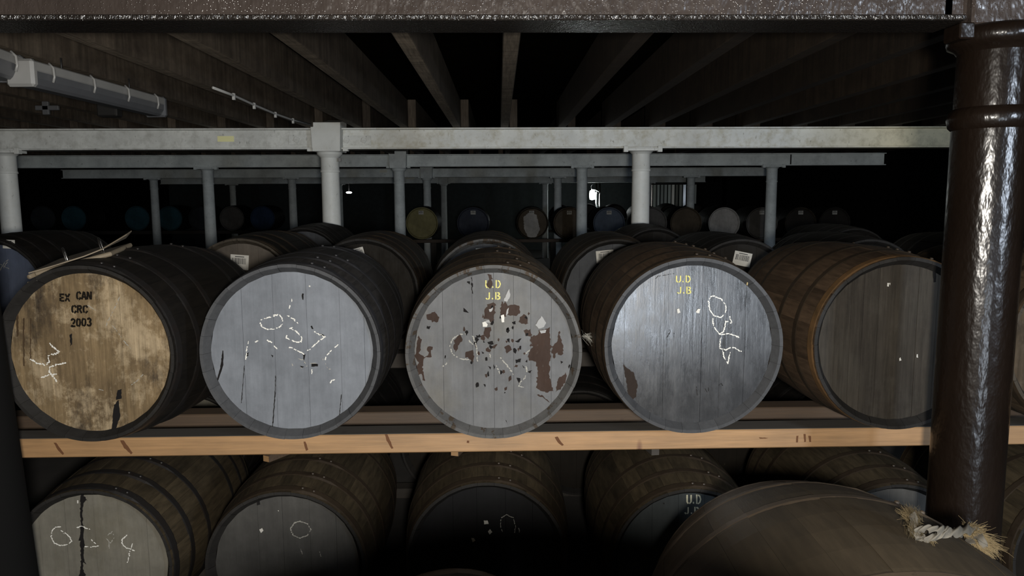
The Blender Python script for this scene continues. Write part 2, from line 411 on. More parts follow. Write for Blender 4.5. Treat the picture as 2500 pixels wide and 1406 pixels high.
def stave_geo(Rh, Rb, hl, n, seg=14, gap=.0003):
    """one stave, centred on +z of the cask's axis (y). slots: 0 oak, 1 chime end"""
    half = math.pi/n
    ts = [-1+2*i/seg for i in range(seg+1)]
    vs, fs, ix = [], [], []
    th = .028
    A = [-1, -.5, 0, .5, 1]
    for t in ts:
        r = prof(t, Rh, Rb); h = half-gap/r
        for a in A: vs.append((r*math.sin(a*h), t*hl, r*math.cos(a*h)))
        for a in (1, -1): vs.append(((r-th)*math.sin(a*h), t*hl*(1-.0), (r-th)*math.cos(a*h)))
    m = 7
    # pull the inner end vertices back to make the bevelled chime
    for i in (0, seg):
        for k in (5, 6):
            x, y, z = vs[i*m+k]; vs[i*m+k] = (x, y - math.copysign(.030, y), z)
    for i in range(seg):
        for k in range(m):
            fs.append((i*m+k, i*m+(k+1) % m, (i+1)*m+(k+1) % m, (i+1)*m+k)); ix.append(0)
    for i in (0, seg):
        r = prof(ts[i], Rh, Rb); h = half-gap/r; b = len(vs)
        for a in A: vs.append(((r-.011)*math.sin(a*h), ts[i]*hl, (r-.011)*math.cos(a*h)))
        for k in range(4): fs.append((i*m+k, i*m+k+1, b+k+1, b+k)); ix.append(1)
        fs.append((b+4, b+3, b+2, b+1, b, i*m+6, i*m+5)); ix.append(1)
    return vs, fs, ix

def stave_me(Rh, Rb, hl, n):
    k = ('stave', Rh, Rb, hl, n)
    if k not in _cache:
        vs, fs, ix = stave_geo(Rh, Rb, hl, n); _cache[k] = mesh('stave', vs, fs, 2, ix)
    return _cache[k]

def body_me(Rh, Rb, hl, n, seg=8):
    k = ('body', Rh, Rb, hl, n, seg)
    if k not in _cache:
        vs, fs, ix = stave_geo(Rh, Rb, hl, n, seg); V, F, I = [], [], []
        for i in range(n):
            a = 2*math.pi*i/n; b = len(V); j = random.uniform(.996, 1.004)
            for x, y, z in vs: V.append(((x*math.cos(a)+z*math.sin(a))*j, y, (-x*math.sin(a)+z*math.cos(a))*j))
            F += [tuple(q+b for q in f) for f in fs]; I += ix
        _cache[k] = mesh('staves', V, F, 2, I)
    return _cache[k]

def hoop_me(Rh, Rb, hl, t, wd, seg=56, th=.0020):
    k = ('hoop', Rh, Rb, hl, t, wd, seg)
    if k not in _cache:
        t0, t1 = t-wd/hl/2, t+wd/hl/2
        t0, t1 = max(t0, -.995), min(t1, .995)
        d_ = .22*(t1-t0)
        P = [(prof(t0, Rh, Rb)-.0012, t0), (prof(t0+d_, Rh, Rb)+th, t0+d_), (prof(t1-d_, Rh, Rb)+th, t1-d_), (prof(t1, Rh, Rb)-.0012, t1)]
        vs, fs = [], []
        for i in range(seg):
            a = 2*math.pi*i/seg
            lap = .003 if (-.02 <= a-.03 < .36) else 0
            for q, (r, tt) in enumerate(P):
                r2 = r+(lap if q in (1, 2) else 0); vs.append((r2*math.sin(a), tt*hl, r2*math.cos(a)))
        for i in range(seg):
            j = (i+1) % seg
            for q in range(3): fs.append((i*4+q, j*4+q, j*4+q+1, i*4+q+1))
        _cache[k] = mesh('hoop', vs, fs)
    return _cache[k]

def rivet_me():
    if 'rivet' not in _cache:
        _cache['rivet'] = lathe_me([(.0065, 0), (.006, .003), (.004, .005), (0.0005, .0055)], 10)
    return _cache['rivet']

def board_me(x0, x1, R, y, th=.02, gap=.0004):
    x0 = max(x0+gap, -R+.0005); x1 = min(x1-gap, R-.0005)
    k = max(3, int((x1-x0)/.012)); xs = [x0+(x1-x0)*i/k for i in range(k+1)]
    out = [(x, math.sqrt(max(R*R-x*x, 0))) for x in xs] + [(x, -math.sqrt(max(R*R-x*x, 0))) for x in reversed(xs)]
    n = len(out); vs = [(x, y, z) for x, z in out] + [(x, y+th, z) for x, z in out]
    fs = [tuple(range(n)), tuple(range(2*n-1, n-1, -1))] + [(i, (i+1) % n, n+(i+1) % n, n+i) for i in range(n)]
    return mesh('head_board', vs, fs)

class Cask:
    def __init__(s, label, px, py, yf, body, chime, head, hoop, seams=None, Rh=.305, Rb=.328, hl=.43, yaw=0, group=None,
                 staves=True, n=30, centre=None, roll=0, back=True, hoops=True, rivets=True, boards=True, tilt=0):
        c = centre or at(px, py, yf)
        s.c = c; s.yf = yf if centre is None else c.y; s.Rh, s.Rb, s.hl, s.yaw = Rh, Rb, hl, yaw
        ax = Vector((math.sin(yaw), math.cos(yaw), 0))
        mid = c + ax*hl
        s.root = r = thing('cask', label, 'cask', (mid.x, mid.y, mid.z-Rb), -yaw, group)
        L = (0, 0, Rb)
        s.rec = .030; s.face = -hl+s.rec
        if staves:
            me = stave_me(Rh, Rb, hl, n)
            for i in range(n):
                o = obj('stave', me, [body, chime], r, L, (0, 2*math.pi*(i+roll)/n, 0)); j = random.uniform(.9975, 1.0025); o.scale = (j, 1, j)
        else:
            o = obj('staves', body_me(Rh, Rb, hl, 26), [body, chime], r, L, (0, roll, 0)); o['kind'] = 'stuff'
        R = Rh-.0285
        if boards:
            sm = seams if seams is not None else [-.20, -.11, -.02, .09, .19]
            if callable(sm): sm = sm(s)
            ed = [-R]+[q for q in sorted(sm) if -R+.01 < q < R-.01]+[R]
            for a, b in zip(ed, ed[1:]):
                obj('head_board', board_me(a, b, R, s.face+random.uniform(-.0008, .0008)), head, r, L)
        else:
            key = ('disc', R, s.face)
            if key not in _cache: _cache[key] = board_me(-R, R, R, s.face)
            obj('head_board', _cache[key], head, r, L)
        if back:
            key = ('disc', R, -s.face-.02)
            if key not in _cache: _cache[key] = board_me(-R, R, R, -s.face-.02)
            obj('head_board', _cache[key], head, r, L)
        if hoops:
            for t, wd in ((-.93, .048), (-.66, .042), (-.33, .042), (.33, .042), (.66, .042), (.93, .048)):
                h = obj('hoop', hoop_me(Rh, Rb, hl, t, wd, 56 if staves else 36), hoop, r, L)
                ang = random.uniform(-.1, .25); h.rotation_euler = (0, ang, 0)
                if rivets and t < .5:
                    for da in (.10, .24):
                        rr = prof(t, Rh, Rb)+.0055
                        v = obj('rivet', rivet_me(), hoop, h, (rr*math.sin(da), t*hl, rr*math.cos(da)), (0, da, 0))
    def loc(s, px, py):
        """a pixel of the photograph to the head's own plane (x, z about the head's centre)"""
        p = at(px, py, s.yf+s.rec); return (p.x-s.c.x, p.z-s.c.z)
    def part(s, name, me, m, label=None, parent=None):
        o = obj(name, me, m, parent or s.root, (0, 0, s.Rb) if parent is None else (0, 0, 0))
        if label: o['label'] = label
        return o
    def marks(s, strokes, T, m=None, wd=.0042, name='chalk_mark', label=None, drop=.16, rough=True):
        ox, oy, k = T; S = [[s.loc(x/k+ox, y/k+oy) for x, y in st] for st in strokes]
        for q in S: o = s.part(name, ribbons([q], s.face-.0016, wd, rough, drop), m or CHALK, label)
        return o
    def polys(s, P, T, m, name, jag=0, label=None, up=.0010, thick=.0006):
        ox, oy, k = T; S = [[s.loc(x/k+ox, y/k+oy) for x, y in q] for q in P]
        for q in S: o = s.part(name, poly_me([q], s.face-up, jag, thick), m, label)
        return o
    def stencil(s, text, box4, T, m, label, wd=.0065, slope=0):
        ox, oy, k = T; x0, x1, y0, y1 = box4; st = []
        adv = [(.45 if ch == '.' else .6 if ch == ' ' else 1.0) for ch in text]; tot = sum(adv)+.18*(len(text)-1); cw = (x1-x0)/tot; x = x0
        for ch, a in zip(text, adv):
            if ch != ' ':
                for g in GL[ch]:
                    st.append([s.loc((x+u*cw*(a if ch == '.' else 1))/k+ox, (y1-v*(y1-y0)+slope*(x+u*cw-x0))/k+oy) for u, v in g])
            x += cw*(a+.18)
        S = ribbons(st, s.face-.0013, wd, None, 0, .004)
        return s.part('stencil_lettering', S, m, label)
    def label(s, px, py, wpx, hpx, tilt=0, code=True):
        x, z = s.loc(px, py); k = (s.yf+s.rec)/FPX; w_, h_ = wpx*k/2, hpx*k/2
        ca, sa = math.cos(tilt), math.sin(tilt)
        f = lambda a, b: (x+a*ca-b*sa, z+a*sa+b*ca)
        o = s.part('barcode_label', poly_me([[f(-w_, -h_), f(w_, -h_), f(w_, h_), f(-w_, h_)]], s.face-.0012, 0, .0008), PAPER, 'white barcode label')
        if code:
            bars, q = [], -w_*.78
            rn = random.Random(int(px*7+py))
            while q < w_*.74:
                b = w_*rn.choice((.03, .05, .08)); bars.append([f(q, -h_*.25), f(q+b, -h_*.25), f(q+b, h_*.55), f(q, h_*.55)]); q += b+w_*rn.choice((.04, .07))
            bars.append([f(-w_*.5, h_*.68), f(w_*.5, h_*.68), f(w_*.5, h_*.8), f(-w_*.5, h_*.8)])
            s.part('barcode', poly_me(bars, s.face-.0024, 0, .0004), INK, parent=o)
        return o

def seams(*px):
    return lambda c: [c.loc(p, 850)[0] for p in px]

# ------------------------------------------------------------------ the setting
XL, XR, YB = -11.4, 6.45, 26.0
tag(box('floor', XL, XR, -3.5, YB, -.2, 0, FLOORM, bev=0), kind='structure')
ceiling = tag(box('ceiling', XL, XR, -3.5, YB, 2.70, 2.78, CEIL, bev=0), kind='structure')
tag(box('wall_right', XR, XR+.3, -3.5, YB, 0, 2.7, STONE, bev=0), kind='structure')
tag(box('wall_left', XL-.3, XL, -3.5, YB, 0, 2.7, STONE, bev=0), kind='structure')
tag(box('wall_back', XL, XR, YB, YB+.3, 0, 2.7, BACKW, bev=0), kind='structure')

CO = ((XL+XR)/2, (-3.5+YB)/2, 2.74)
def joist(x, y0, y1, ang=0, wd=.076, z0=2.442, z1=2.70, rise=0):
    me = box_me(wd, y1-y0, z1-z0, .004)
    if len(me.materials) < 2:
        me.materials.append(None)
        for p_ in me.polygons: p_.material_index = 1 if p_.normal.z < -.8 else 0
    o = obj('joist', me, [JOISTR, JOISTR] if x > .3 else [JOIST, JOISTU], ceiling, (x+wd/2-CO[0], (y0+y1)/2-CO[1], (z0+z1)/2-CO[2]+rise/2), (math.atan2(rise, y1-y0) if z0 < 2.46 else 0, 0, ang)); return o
bay1 = [-5.52, -5.06, -4.60, -4.14, -3.68, -3.22, -2.75, -2.29, -1.83, -1.376, -.944, -.442, .023, .580, 1.017, 1.445, 1.90, 2.36, 2.82, 3.28, 3.74, 4.2, 4.66, 5.12, 5.58, 6.04]
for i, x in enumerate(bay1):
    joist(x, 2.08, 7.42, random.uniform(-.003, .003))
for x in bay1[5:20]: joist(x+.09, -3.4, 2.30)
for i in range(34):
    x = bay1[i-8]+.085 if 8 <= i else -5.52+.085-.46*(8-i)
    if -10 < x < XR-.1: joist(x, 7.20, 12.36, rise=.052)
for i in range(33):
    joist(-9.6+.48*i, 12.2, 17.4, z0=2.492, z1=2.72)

# ------------------------------------------------------------------ steel beams and columns
def beam(label, x0, x1, y, zb, m, zt=None, fw=.16, ft=.015, web=.012, face=None, group=None, mf=None):
    zt = zt or zb+.2
    r = thing('steel_beam', label, 'beam', ((x0+x1)/2, y, zb), 0, group); o = r.location
    box('web', x0, x1, y-web/2, y+web/2, zb+ft, zt-ft, m, r, o, 0)
    box('bottom_flange', x0, x1, y-fw/2, y+fw/2, zb, zb+ft, mf or m, r, o)
    box('top_flange', x0, x1, y-fw/2, y+fw/2, zt-ft, zt, mf or m, r, o)
    return r

def iron_column(label, x, y, ztop, m, kind='plate', R=.088, collar=2.02, group=None, zb=0):
    r = thing('iron_column', label, 'column', (x, y, 0), 0, group)
    top = ztop-.025
    cap0 = top-.03 if kind != 'box' else top-.055
    obj('shaft', lathe_me([(R*1.12, 0), (R*1.08, .4), (R*.97, collar)] ), m, r)
    obj('collar', lathe_me([(R, collar), (R*1.06, collar+.002), (R*1.06, collar+.018), (R*1.0, collar+.024), (R*1.0, cap0)]), m, r)
    obj('capital', lathe_me([(R, cap0-.002), (R*1.03, cap0+.004), (R*1.35, cap0+.03), (R*1.4, top), (0, top)]), m, r)
    if kind == 'plate':
        box('cap_plate', x-.145, x+.145, y-.1, y+.1, top, ztop, m, r, (x, y, 0))
        for sx in (-.165, .165): box('clamp', x+sx-.022, x+sx+.022, y-.1, y-.04, top-.012, ztop+.02, m, r, (x, y, 0))
    else:
        zt = ztop+.245; bw = .142
        vs = []
        for z, yb in ((top, .16), (zt, .16)):
            vs += [(-bw, -.15, z), (bw, -.15, z), (bw, yb, z), (-bw, yb, z)]
        vs[6] = (bw, .16, zt+.05); vs[7] = (-bw, .16, zt+.05)
        # sides taper slightly toward the neck
        for k in range(4): vs[k] = (vs[k][0]*.93, vs[k][1], vs[k][2])
        me = mesh('head_box', vs, [(0, 1, 2, 3), (4, 5, 6, 7), (0, 1, 5, 4), (1, 2, 6, 5), (2, 3, 7, 6), (3, 0, 4, 7)])
        b = obj('head_box', me, m, r)
        bv = b.modifiers.new('b', 'BEVEL'); bv.width = .006; bv.segments = 2
        for sx in (-.17, .17): box('clamp', x+sx-.025, x+sx+.025, y-.09, y-.03, top+.004, ztop+.004, m, r, (x, y, 0))
    return r

# front line, dark glossy brown, just before the first row of casks
YF = 2.18
xe = at(2362, 45, 2.1).x
fb = beam('glossy dark brown steel beam crossing above the whole front row of casks', -2.9, xe, YF, 2.24, GLOSSB, 2.44, mf=GLOSSE)
box('web', xe-.02, 2.6, YF-.006, YF+.006, 2.262, 2.425, GLOSSB, fb, fb.location, 0)
bk = at(2352, 78, 2.14)
box('bolt_lug', bk.x-.022, bk.x+.022, 2.12, 2.2, bk.z-.022, 2.239, GLOSS, fb, fb.location, .004)
def gloss_column(label, x, y, GLOSS=GLOSS):
    r = thing('iron_column', label, 'column', (x, y, 0))
    R = .1025
    z1 = at(2410, 281, 2.09).z
    obj('shaft', lathe_me([(R*1.03, 0), (R, 1.0), (R*.99, z1-.03)], 64), GLOSS, r)
    obj('collar', lathe_me([(R*.98, z1-.034), (R*1.08, z1-.024), (R*1.13, z1), (R*1.08, z1+.02), (R*.98, z1+.03)], 64), GLOSS, r)
    obj('neck', lathe_me([(R*.97, z1+.02), (R*.96, 2.19)], 64), GLOSS, r)
    obj('capital', lathe_me([(R*.96, 2.165), (R*1.05, 2.178), (R*1.22, 2.186), (R*1.27, 2.205), (R*1.24, 2.226), (R*1.1, 2.236), (0, 2.237)], 64), GLOSS, r)
    box('head_box', x-.103, x+.103, y-.045, y+.1, 2.238, 2.44, GLOSSB, r, (x, y, 0), .006)
    return r
gloss_column('glossy dark brown iron column with ringed capital at the right of the frame', 1.448, YF+.01)
lc_ = gloss_column('dark iron column edging the lower left corner beside the pine rail', at(37, 1110, 2.31).x-.1025, 2.31, GLOSSK)
lc_.rotation_euler = (0, math.radians(-3), 0); lc_.location.x += math.tan(math.radians(3))*.93

LY = [7.3, 12.25, 17.3, 22.3]; LZ = [2.24, 2.29, 2.275, 2.25]
CX = [-7.9, -4.74, -1.635, 1.395, 4.50]
def bevelbolt(par, x, z, y, s=.022):
    o = box('bolt_head', x-s/2, x+s/2, y-.014, y, z-s/2, z+s/2, BEAMG, par, par.location, .002); o.rotation_euler = (0, .5, 0)
b1 = beam('mottled pale grey steel beam left of the box-headed column', -10.0, -1.76, LY[0], LZ[0], BEAMG)
b2 = beam('pale grey steel beam yellowing to the right of the box-headed column', -1.51, XR, LY[0], LZ[0], BEAMG2)
p = at(551, 339, 7.29); box('number_plate', p.x-.078, p.x+.078, 7.288, 7.294, p.z-.026, p.z+.026, CREAM, b1, b1.location, 0)['label'] = 'pale yellow plate'
pl = at(731, 341, 7.29); box('splice_plate', pl.x-.105, -1.765, 7.284, 7.294, pl.z-.045, pl.z+.045, BEAMG, b1, b1.location, .002)
bevelbolt(b1, at(724, 341, 7.28).x, pl.z, 7.284, .05)
pr = at(868, 343, 7.29); box('splice_plate', -1.505, at(906, 343, 7.29).x, 7.284, 7.294, pr.z-.045, pr.z+.045, BEAMG, b2, b2.location, .002)
for qx in (846, 888): bevelbolt(b2, at(qx, 343, 7.28).x, pr.z, 7.284, .045)
beam('second grey beam in depth, left of its box column', -10.0, -1.76, LY[1], LZ[1], BEAMFAR)
bb = beam('second grey beam in depth ending short on the right', -1.51, 6.36, LY[1], LZ[1], BEAMFAR)
xs = at(1933, 390, 12.2).x; box('splice_plate', xs-.01, xs+.01, 12.236, 12.246, LZ[1]+.02, LZ[1]+.18, STRUT, bb, bb.location, 0)['label'] = 'dark joint line'
b3 = beam('third dim grey beam in depth with a small pale plate', -9.97, XR, LY[2], LZ[2], BEAMFAR)
p = at(936, 418, 17.28); box('number_plate', p.x-.08, p.x+.08, 17.285, 17.294, p.z-.03, p.z+.03, CREAMD, b3, b3.location, 0)['label'] = 'pale plate'
b4 = beam('farthest grey beam before the strip curtain and work lamp', -10.0, 6.2, LY[3], LZ[3], BEAMFAR)
p = at(1001, 435, 22.28); box('number_plate', p.x-.13, p.x+.13, 22.285, 22.294, p.z-.025, p.z+.025, CREAMD, b4, b4.location, 0)['label'] = 'pale plate'
which = ['', 'far left grey column', 'box-headed grey column', 'flat-capped grey column', 'right-hand grey column']
line = ['under the nearest grey beam', 'under the second grey beam', 'under the third grey beam', 'under the farthest grey beam']
ords = ['leftmost', 'second from left', 'third from left', 'fourth from left', 'fifth from left']
for li in range(4):
    for ci, x in enumerate(CX):
        if li == 0 and ci in (0, 4): continue
        if li == 1 and ci == 0: continue
        box_head = ci == 2
        lab = {(0, 1): 'pale grey iron column at the left edge behind the blue cask', (0, 2): 'pale grey iron column with square box head, left of the centre',
               (0, 3): 'pale grey iron column with flat cap plate, right of the centre'}.get((li, ci))
        if not lab:
            kindw = 'box-headed' if box_head else 'flat-capped'
            o_ = ci - {0: 1, 1: 1, 2: 0, 3: 0}[li]
            lab = f'{kindw} dim grey column {line[li]}, {ords[o_]}'
        iron_column(lab, x-(.035 if (li, ci) == (1, 3) else 0)+{0: 0, 1: .01, 2: -.02, 3: 0}[li], LY[li], LZ[li], COLG if li == 0 else BEAMFAR, 'box' if box_head else 'plate', .088, 2.02, 'grey iron columns in rows')

# small white tab on the box-headed column
iron = [o for o in COL.objects if o.name.startswith('iron_column') and 'square box head' in o.get('label', '')][0]
p = at(829, 390, 7.2); box('tag_plate', p.x-.012, p.x+.012, 7.2, 7.22, p.z-.018, p.z+.018, PLASTICW, iron, iron.location, .002)['label'] = 'white tag'

# ------------------------------------------------------------------ rails
def rail(label, x0, x1, y0, y1, z0, z1, m, tilt=0, group=None, top=None):
    r = thing('timber_rail', label, 'rail', ((x0+x1)/2, (y0+y1)/2, z0), rot=(0, -tilt, 0), group=group); o = r.location
    box('beam_timber', x0, x1, y0, y1, z0, z1-(.002 if top else 0), m, r, o, .004)
    if top: box('grimy_top', x0, x1, y0+.002, y1-.002, z1-.002, z1, top, r, o, 0)['label'] = 'dust-blackened top face'
    return r
rail('orange pine rail under the upper row of casks, its face to the viewer', -2.4, 2.9, 2.61, 2.71, .838, .911, RAIL, .0035, top=GRIME)
fr_ = [o for o in COL.objects if o.get('label', '').startswith('orange pine rail')][0]
KNOT = flat('knot_brown', (.062, .028, .013), .7, .1)
for P in ([(131, 1079), (137, 1079), (156, 1106), (153, 1109), (142, 1098)], [(293, 1073), (301, 1073), (324, 1104), (320, 1107), (303, 1092)], [(741, 1076), (746, 1076), (752, 1096), (747, 1099)], [(940, 1058), (946, 1058), (960, 1092), (956, 1094), (944, 1074)],
          [(1354, 1066), (1361, 1064), (1376, 1084), (1372, 1087), (1360, 1076)], [(1140, 1074), (1146, 1074), (1145, 1080), (1139, 1079)], [(1853, 1066), (1876, 1067), (1870, 1069), (1856, 1069)], [(1945, 1062), (1949, 1062), (1948, 1078), (1944, 1078)], [(1962, 1058), (1967, 1058), (1968, 1077), (1964, 1077)], [(1974, 1062), (1980, 1062), (1980, 1077), (1976, 1077)]):
    q_ = [at(px, py+2, 2.6085) for px, py in P]; c_ = q_[0]
    obj('knot', poly_me([[(v_.x-c_.x, v_.z-c_.z) for v_ in q_]], 0, .0008, .0008), KNOT, fr_, Matrix.Rotation(.0035, 3, 'Y') @ Vector((c_.x-fr_.location.x, 2.6095-fr_.location.y, c_.z-fr_.location.z)))
rail('second pine rail half hidden behind the front rail under the upper casks', -2.4, 2.9, 3.0, 3.10, .800, .878, RAILTOP, .003)
rail('old floor rail under the front of the lower casks', -2.6, 2.9, 2.84, 2.94, .0, .055, RAILOLD)
rail('old floor rail under the back of the lower casks', -2.6, 2.9, 3.30, 3.40, .0, .055, RAILOLD)
rail('old timber rail under the second upper row, front one', -3.4, 2.7, 4.14, 4.24, .80, .885, RAILOLD)
rail('old timber rail under the second upper row, back one', -3.4, 2.7, 4.60, 4.70, .80, .885, RAILOLD)
r3 = rail('old timber rail on posts under the third upper row of casks', -2.3, 2.7, 5.75, 5.85, .80, .885, RAILOLD)
for x in (-2.1, .2, 2.5): box('post', x-.05, x+.05, 5.75, 5.85, 0, .80, RAILOLD, r3, r3.location)
zf = at(1200, 545, 13.3).z-.303
rf_ = rail('pale far rail on posts under the farthest row of coloured cask heads', -4.4, 6.3, 13.60, 13.70, zf-.06, zf, RAILTOP)
for x in (-4.2, -1.2, 1.0, 3.0, 5.2): box('post', x-.05, x+.05, 13.60, 13.70, 0, zf-.06, RAILOLD, rf_, rf_.location)
zf2 = at(400, 533, 17.55).z-.30
rl_ = rail('dark rail on posts under the dim bluish far heads at left', -11, -4.5, 17.8, 17.9, zf2-.08, zf2, RAILOLD)
for x in (-10.8, -8.6, -6.6, -4.7): box('post', x-.05, x+.05, 17.8, 17.9, 0, zf2-.08, RAILOLD, rl_, rl_.location)
for x in (-10.8, -8.6, -6.6, -4.7): box('post', x-.05, x+.05, 17.8, 17.9, 0, zf2-.08, RAILOLD, rl_, rl_.location)

# ------------------------------------------------------------------ front row, upper tier
T1 = (0, 620, 2.991); T2 = (480, 640, 3.124); T3 = (960, 640, 3.124); T4 = (1440, 620, 3.124)
h1 = Cask('bare tan-headed oak cask stencilled in black under the ring binder', 208, 866, 2.50, STAVE_DARK, CH_DARK, HEAD1, HOOP_DARK,
          seams(52, 70, 118, 172, 242, 300, 352), yaw=math.radians(2.2), Rb=.343)
h1.stencil('EX', (432, 505, 292, 346), T1, STENB, 'black stencilled EX', .0066)
h1.stencil('CAN', (556, 668, 276, 332), T1, STENB, 'black stencilled CAN', .0066)
h1.stencil('CRC', (520, 640, 376, 430), T1, STENB, 'black stencilled CRC', .0066)
h1.stencil('2003', (514, 668, 474, 532), T1, STENB, 'black stencilled 2003', .0066, -.05)
h1.marks([[(352, 655), (428, 716), (395, 730), (345, 742), (350, 790), (322, 812), (262, 800), (214, 770)], [(478, 795), (410, 808), (358, 826), (352, 865), (380, 895), (410, 932)], [(292, 906), (345, 884), (402, 878)]], T1, wd=.0055, drop=.06)
h1.marks([[(880, 310), (850, 375), (815, 440), (788, 492), (776, 530)], [(800, 498), (850, 550), (890, 605)], [(908, 630), (958, 686)], [(1052, 876), (1010, 920), (966, 950)], [(722, 988), (778, 1000)], [(640, 375), (712, 418)]], T1, CHALKD, .003, drop=.3)
h1.polys([[(862, 990), (890, 985), (890, 1055), (848, 1060)], [(835, 1100), (868, 1060), (880, 1180), (850, 1270), (815, 1290)], [(505, 590), (522, 580), (520, 660), (512, 670)]], T1, CHIP, 'dark_split', .0015)
h1.polys([[(155, 470), (165, 470), (166, 820), (156, 820)], [(210, 470), (217, 470), (212, 780), (206, 780)], [(104, 430), (118, 420), (122, 600), (108, 610)]], T1, STREAK, 'dark_streak', .0012)
h1.polys([[(245, 200), (268, 192), (272, 215), (250, 222)]], T1, PAPER, 'paper_scrap', .001, up=.004)

h2 = Cask('blue-grey painted cask covered in broken chalk marks', 709, 862, 2.50, STAVE_GREY, CH_SLATE, HEAD2, HOOP_GREY,
          seams(597, 672, 752, 832, 890), yaw=math.radians(-2), Rb=.328)
h2.marks([[(600, 412), (540, 425), (500, 437), (492, 462), (505, 492), (540, 508), (585, 510), (632, 500), (656, 470), (658, 425), (636, 400), (595, 402)],
          [(690, 408), (742, 430), (772, 466)], [(712, 505), (735, 498)], [(722, 505), (772, 535), (806, 580), (800, 605), (765, 610), (725, 595), (690, 580), (692, 548)],
          [(880, 520), (925, 545), (980, 572), (945, 595), (905, 628), (850, 676)], [(690, 640), (745, 662), (800, 688), (816, 702)], [(530, 585), (580, 612), (618, 660)],
          [(440, 606), (470, 600), (482, 575)], [(405, 600), (390, 650), (384, 735)], [(1084, 628), (1030, 672), (990, 715), (985, 745)], [(1056, 898), (1030, 905), (1018, 935)],
          [(730, 275), (728, 296)], [(715, 330), (712, 350)], [(882, 820), (878, 850)]], T2, wd=.0045, drop=.2)
h2.marks([[(770, 735), (815, 745), (845, 790), (800, 805)], [(730, 770), (745, 800)], [(870, 770), (930, 775)], [(985, 770), (1000, 815), (1020, 815)], [(965, 735), (965, 760)]], T2, CHALKD, .003, drop=.45)
h2.polys([[(868, 488), (882, 482), (895, 508), (884, 512)], [(815, 705), (832, 700), (826, 748), (818, 745)], [(878, 772), (930, 778), (925, 795), (880, 796)], [(572, 706), (590, 710), (586, 726)], [(388, 690), (404, 684), (400, 712), (390, 716)], [(790, 790), (824, 796), (804, 806)],
          [(920, 540), (970, 556), (980, 570), (940, 556)], [(806, 240), (818, 240), (818, 290), (808, 285)], [(1212, 275), (1240, 300), (1252, 325), (1225, 300)]], T2, CHIP, 'paint_chip', .0012)
h2.polys([[(208, 668), (214, 672), (214, 780), (190, 850), (170, 905), (168, 880), (190, 800)], [(120, 740), (126, 745), (134, 820), (128, 825)], [(370, 785), (373, 785), (352, 1070), (347, 1070)], [(606, 860), (609, 870), (606, 1010), (586, 1270), (580, 1270), (600, 1000)], [(1103, 1010), (1108, 1012), (1090, 1190), (1086, 1188)]], T2, CHIP, 'crack', .0008)
h2.polys([[(858, 176), (872, 180), (868, 190), (858, 186)]], T2, PAPER, 'paper_scrap', .0005)

h3 = Cask('grey cask peeling to brown wood, with yellow stencil at its top', 1205.5, 862, 2.50, STAVE_BROWN, CH_GREY, HEAD3, HOOP_BROWN,
          seams(1082, 1154, 1206, 1254, 1296, 1346), Rb=.328, Rh=.304)
h3.polys([[(260, 400), (290, 395), (320, 368), (330, 395), (357, 415), (345, 450), (300, 460), (285, 448), (262, 440)],
          [(190, 560), (215, 580), (215, 640), (200, 690), (240, 720), (270, 708), (262, 660), (275, 636), (297, 648), (292, 716), (250, 728), (232, 740), (225, 800), (240, 910), (228, 900), (215, 850), (190, 862), (180, 800), (195, 760), (160, 710), (180, 660)],
          [(712, 95), (755, 95), (760, 130), (742, 135), (762, 180), (740, 200), (705, 170), (730, 125)],
          [(720, 320), (780, 310), (775, 400), (760, 470), (730, 440), (695, 430), (690, 390)],
          [(820, 340), (850, 300), (880, 330), (930, 320), (970, 345), (965, 390), (920, 412), (870, 400), (830, 430), (812, 380)],
          [(960, 430), (1000, 398), (1030, 430), (1026, 470), (980, 475), (955, 455)],
          [(1050, 570), (1100, 550), (1110, 520), (1190, 500), (1204, 640), (1195, 760), (1192, 880), (1222, 985), (1150, 992), (1092, 960), (1100, 830), (1092, 760), (1032, 752), (1030, 690), (1065, 650), (1050, 610)],
          [(995, 520), (1045, 510), (1055, 560), (1010, 562)],
          [(1210, 640), (1250, 605), (1266, 525), (1280, 590), (1302, 645), (1288, 712), (1250, 690), (1225, 732), (1212, 690)],
          [(1240, 992), (1262, 890), (1322, 840), (1310, 920), (1280, 970)], [(1095, 1010), (1140, 1010), (1190, 1070), (1150, 1040)],
          [(460, 660), (470, 585), (520, 545), (525, 600), (492, 640), (480, 690)], [(548, 680), (612, 668), (614, 760), (590, 742), (552, 722)],
          [(700, 495), (750, 500), (740, 560), (720, 592), (698, 560)], [(850, 640), (890, 630), (900, 670), (870, 690)], [(740, 640), (790, 620), (780, 660), (750, 660)]], T3, FLAKE, 'flaked_patch', .0032, 'bare brown wood where paint has gone')
h3.polys([[(540, 350), (580, 385), (560, 390), (540, 375)], [(255, 480), (282, 490), (278, 512), (258, 500)], [(630, 560), (660, 552), (665, 575), (640, 580)], [(690, 590), (705, 610), (690, 615)], [(715, 610), (760, 600), (765, 625), (730, 630)], [(860, 590), (890, 585), (885, 610)], [(930, 605), (975, 580), (970, 600), (940, 612)], [(675, 675), (692, 690), (680, 698)],
          [(720, 790), (740, 800), (738, 815)], [(765, 780), (778, 800), (770, 820)], [(930, 745), (978, 735), (970, 765), (935, 768)], [(945, 880), (975, 890), (960, 918), (945, 905)], [(990, 780), (1005, 800), (998, 812)], [(1030, 830), (1066, 822), (1040, 845)], [(845, 985), (862, 990), (850, 1005)], [(1280, 755), (1298, 760), (1285, 775)], [(1338, 780), (1348, 790), (1342, 810)],
          [(860, 1200), (872, 1220), (872, 1240)], [(560, 150), (590, 150), (585, 172)], [(595, 110), (601, 110), (606, 240), (600, 235)]], T3, CHIP, 'paint_chip', .0026)
rn_ = random.Random(11); sp_ = []
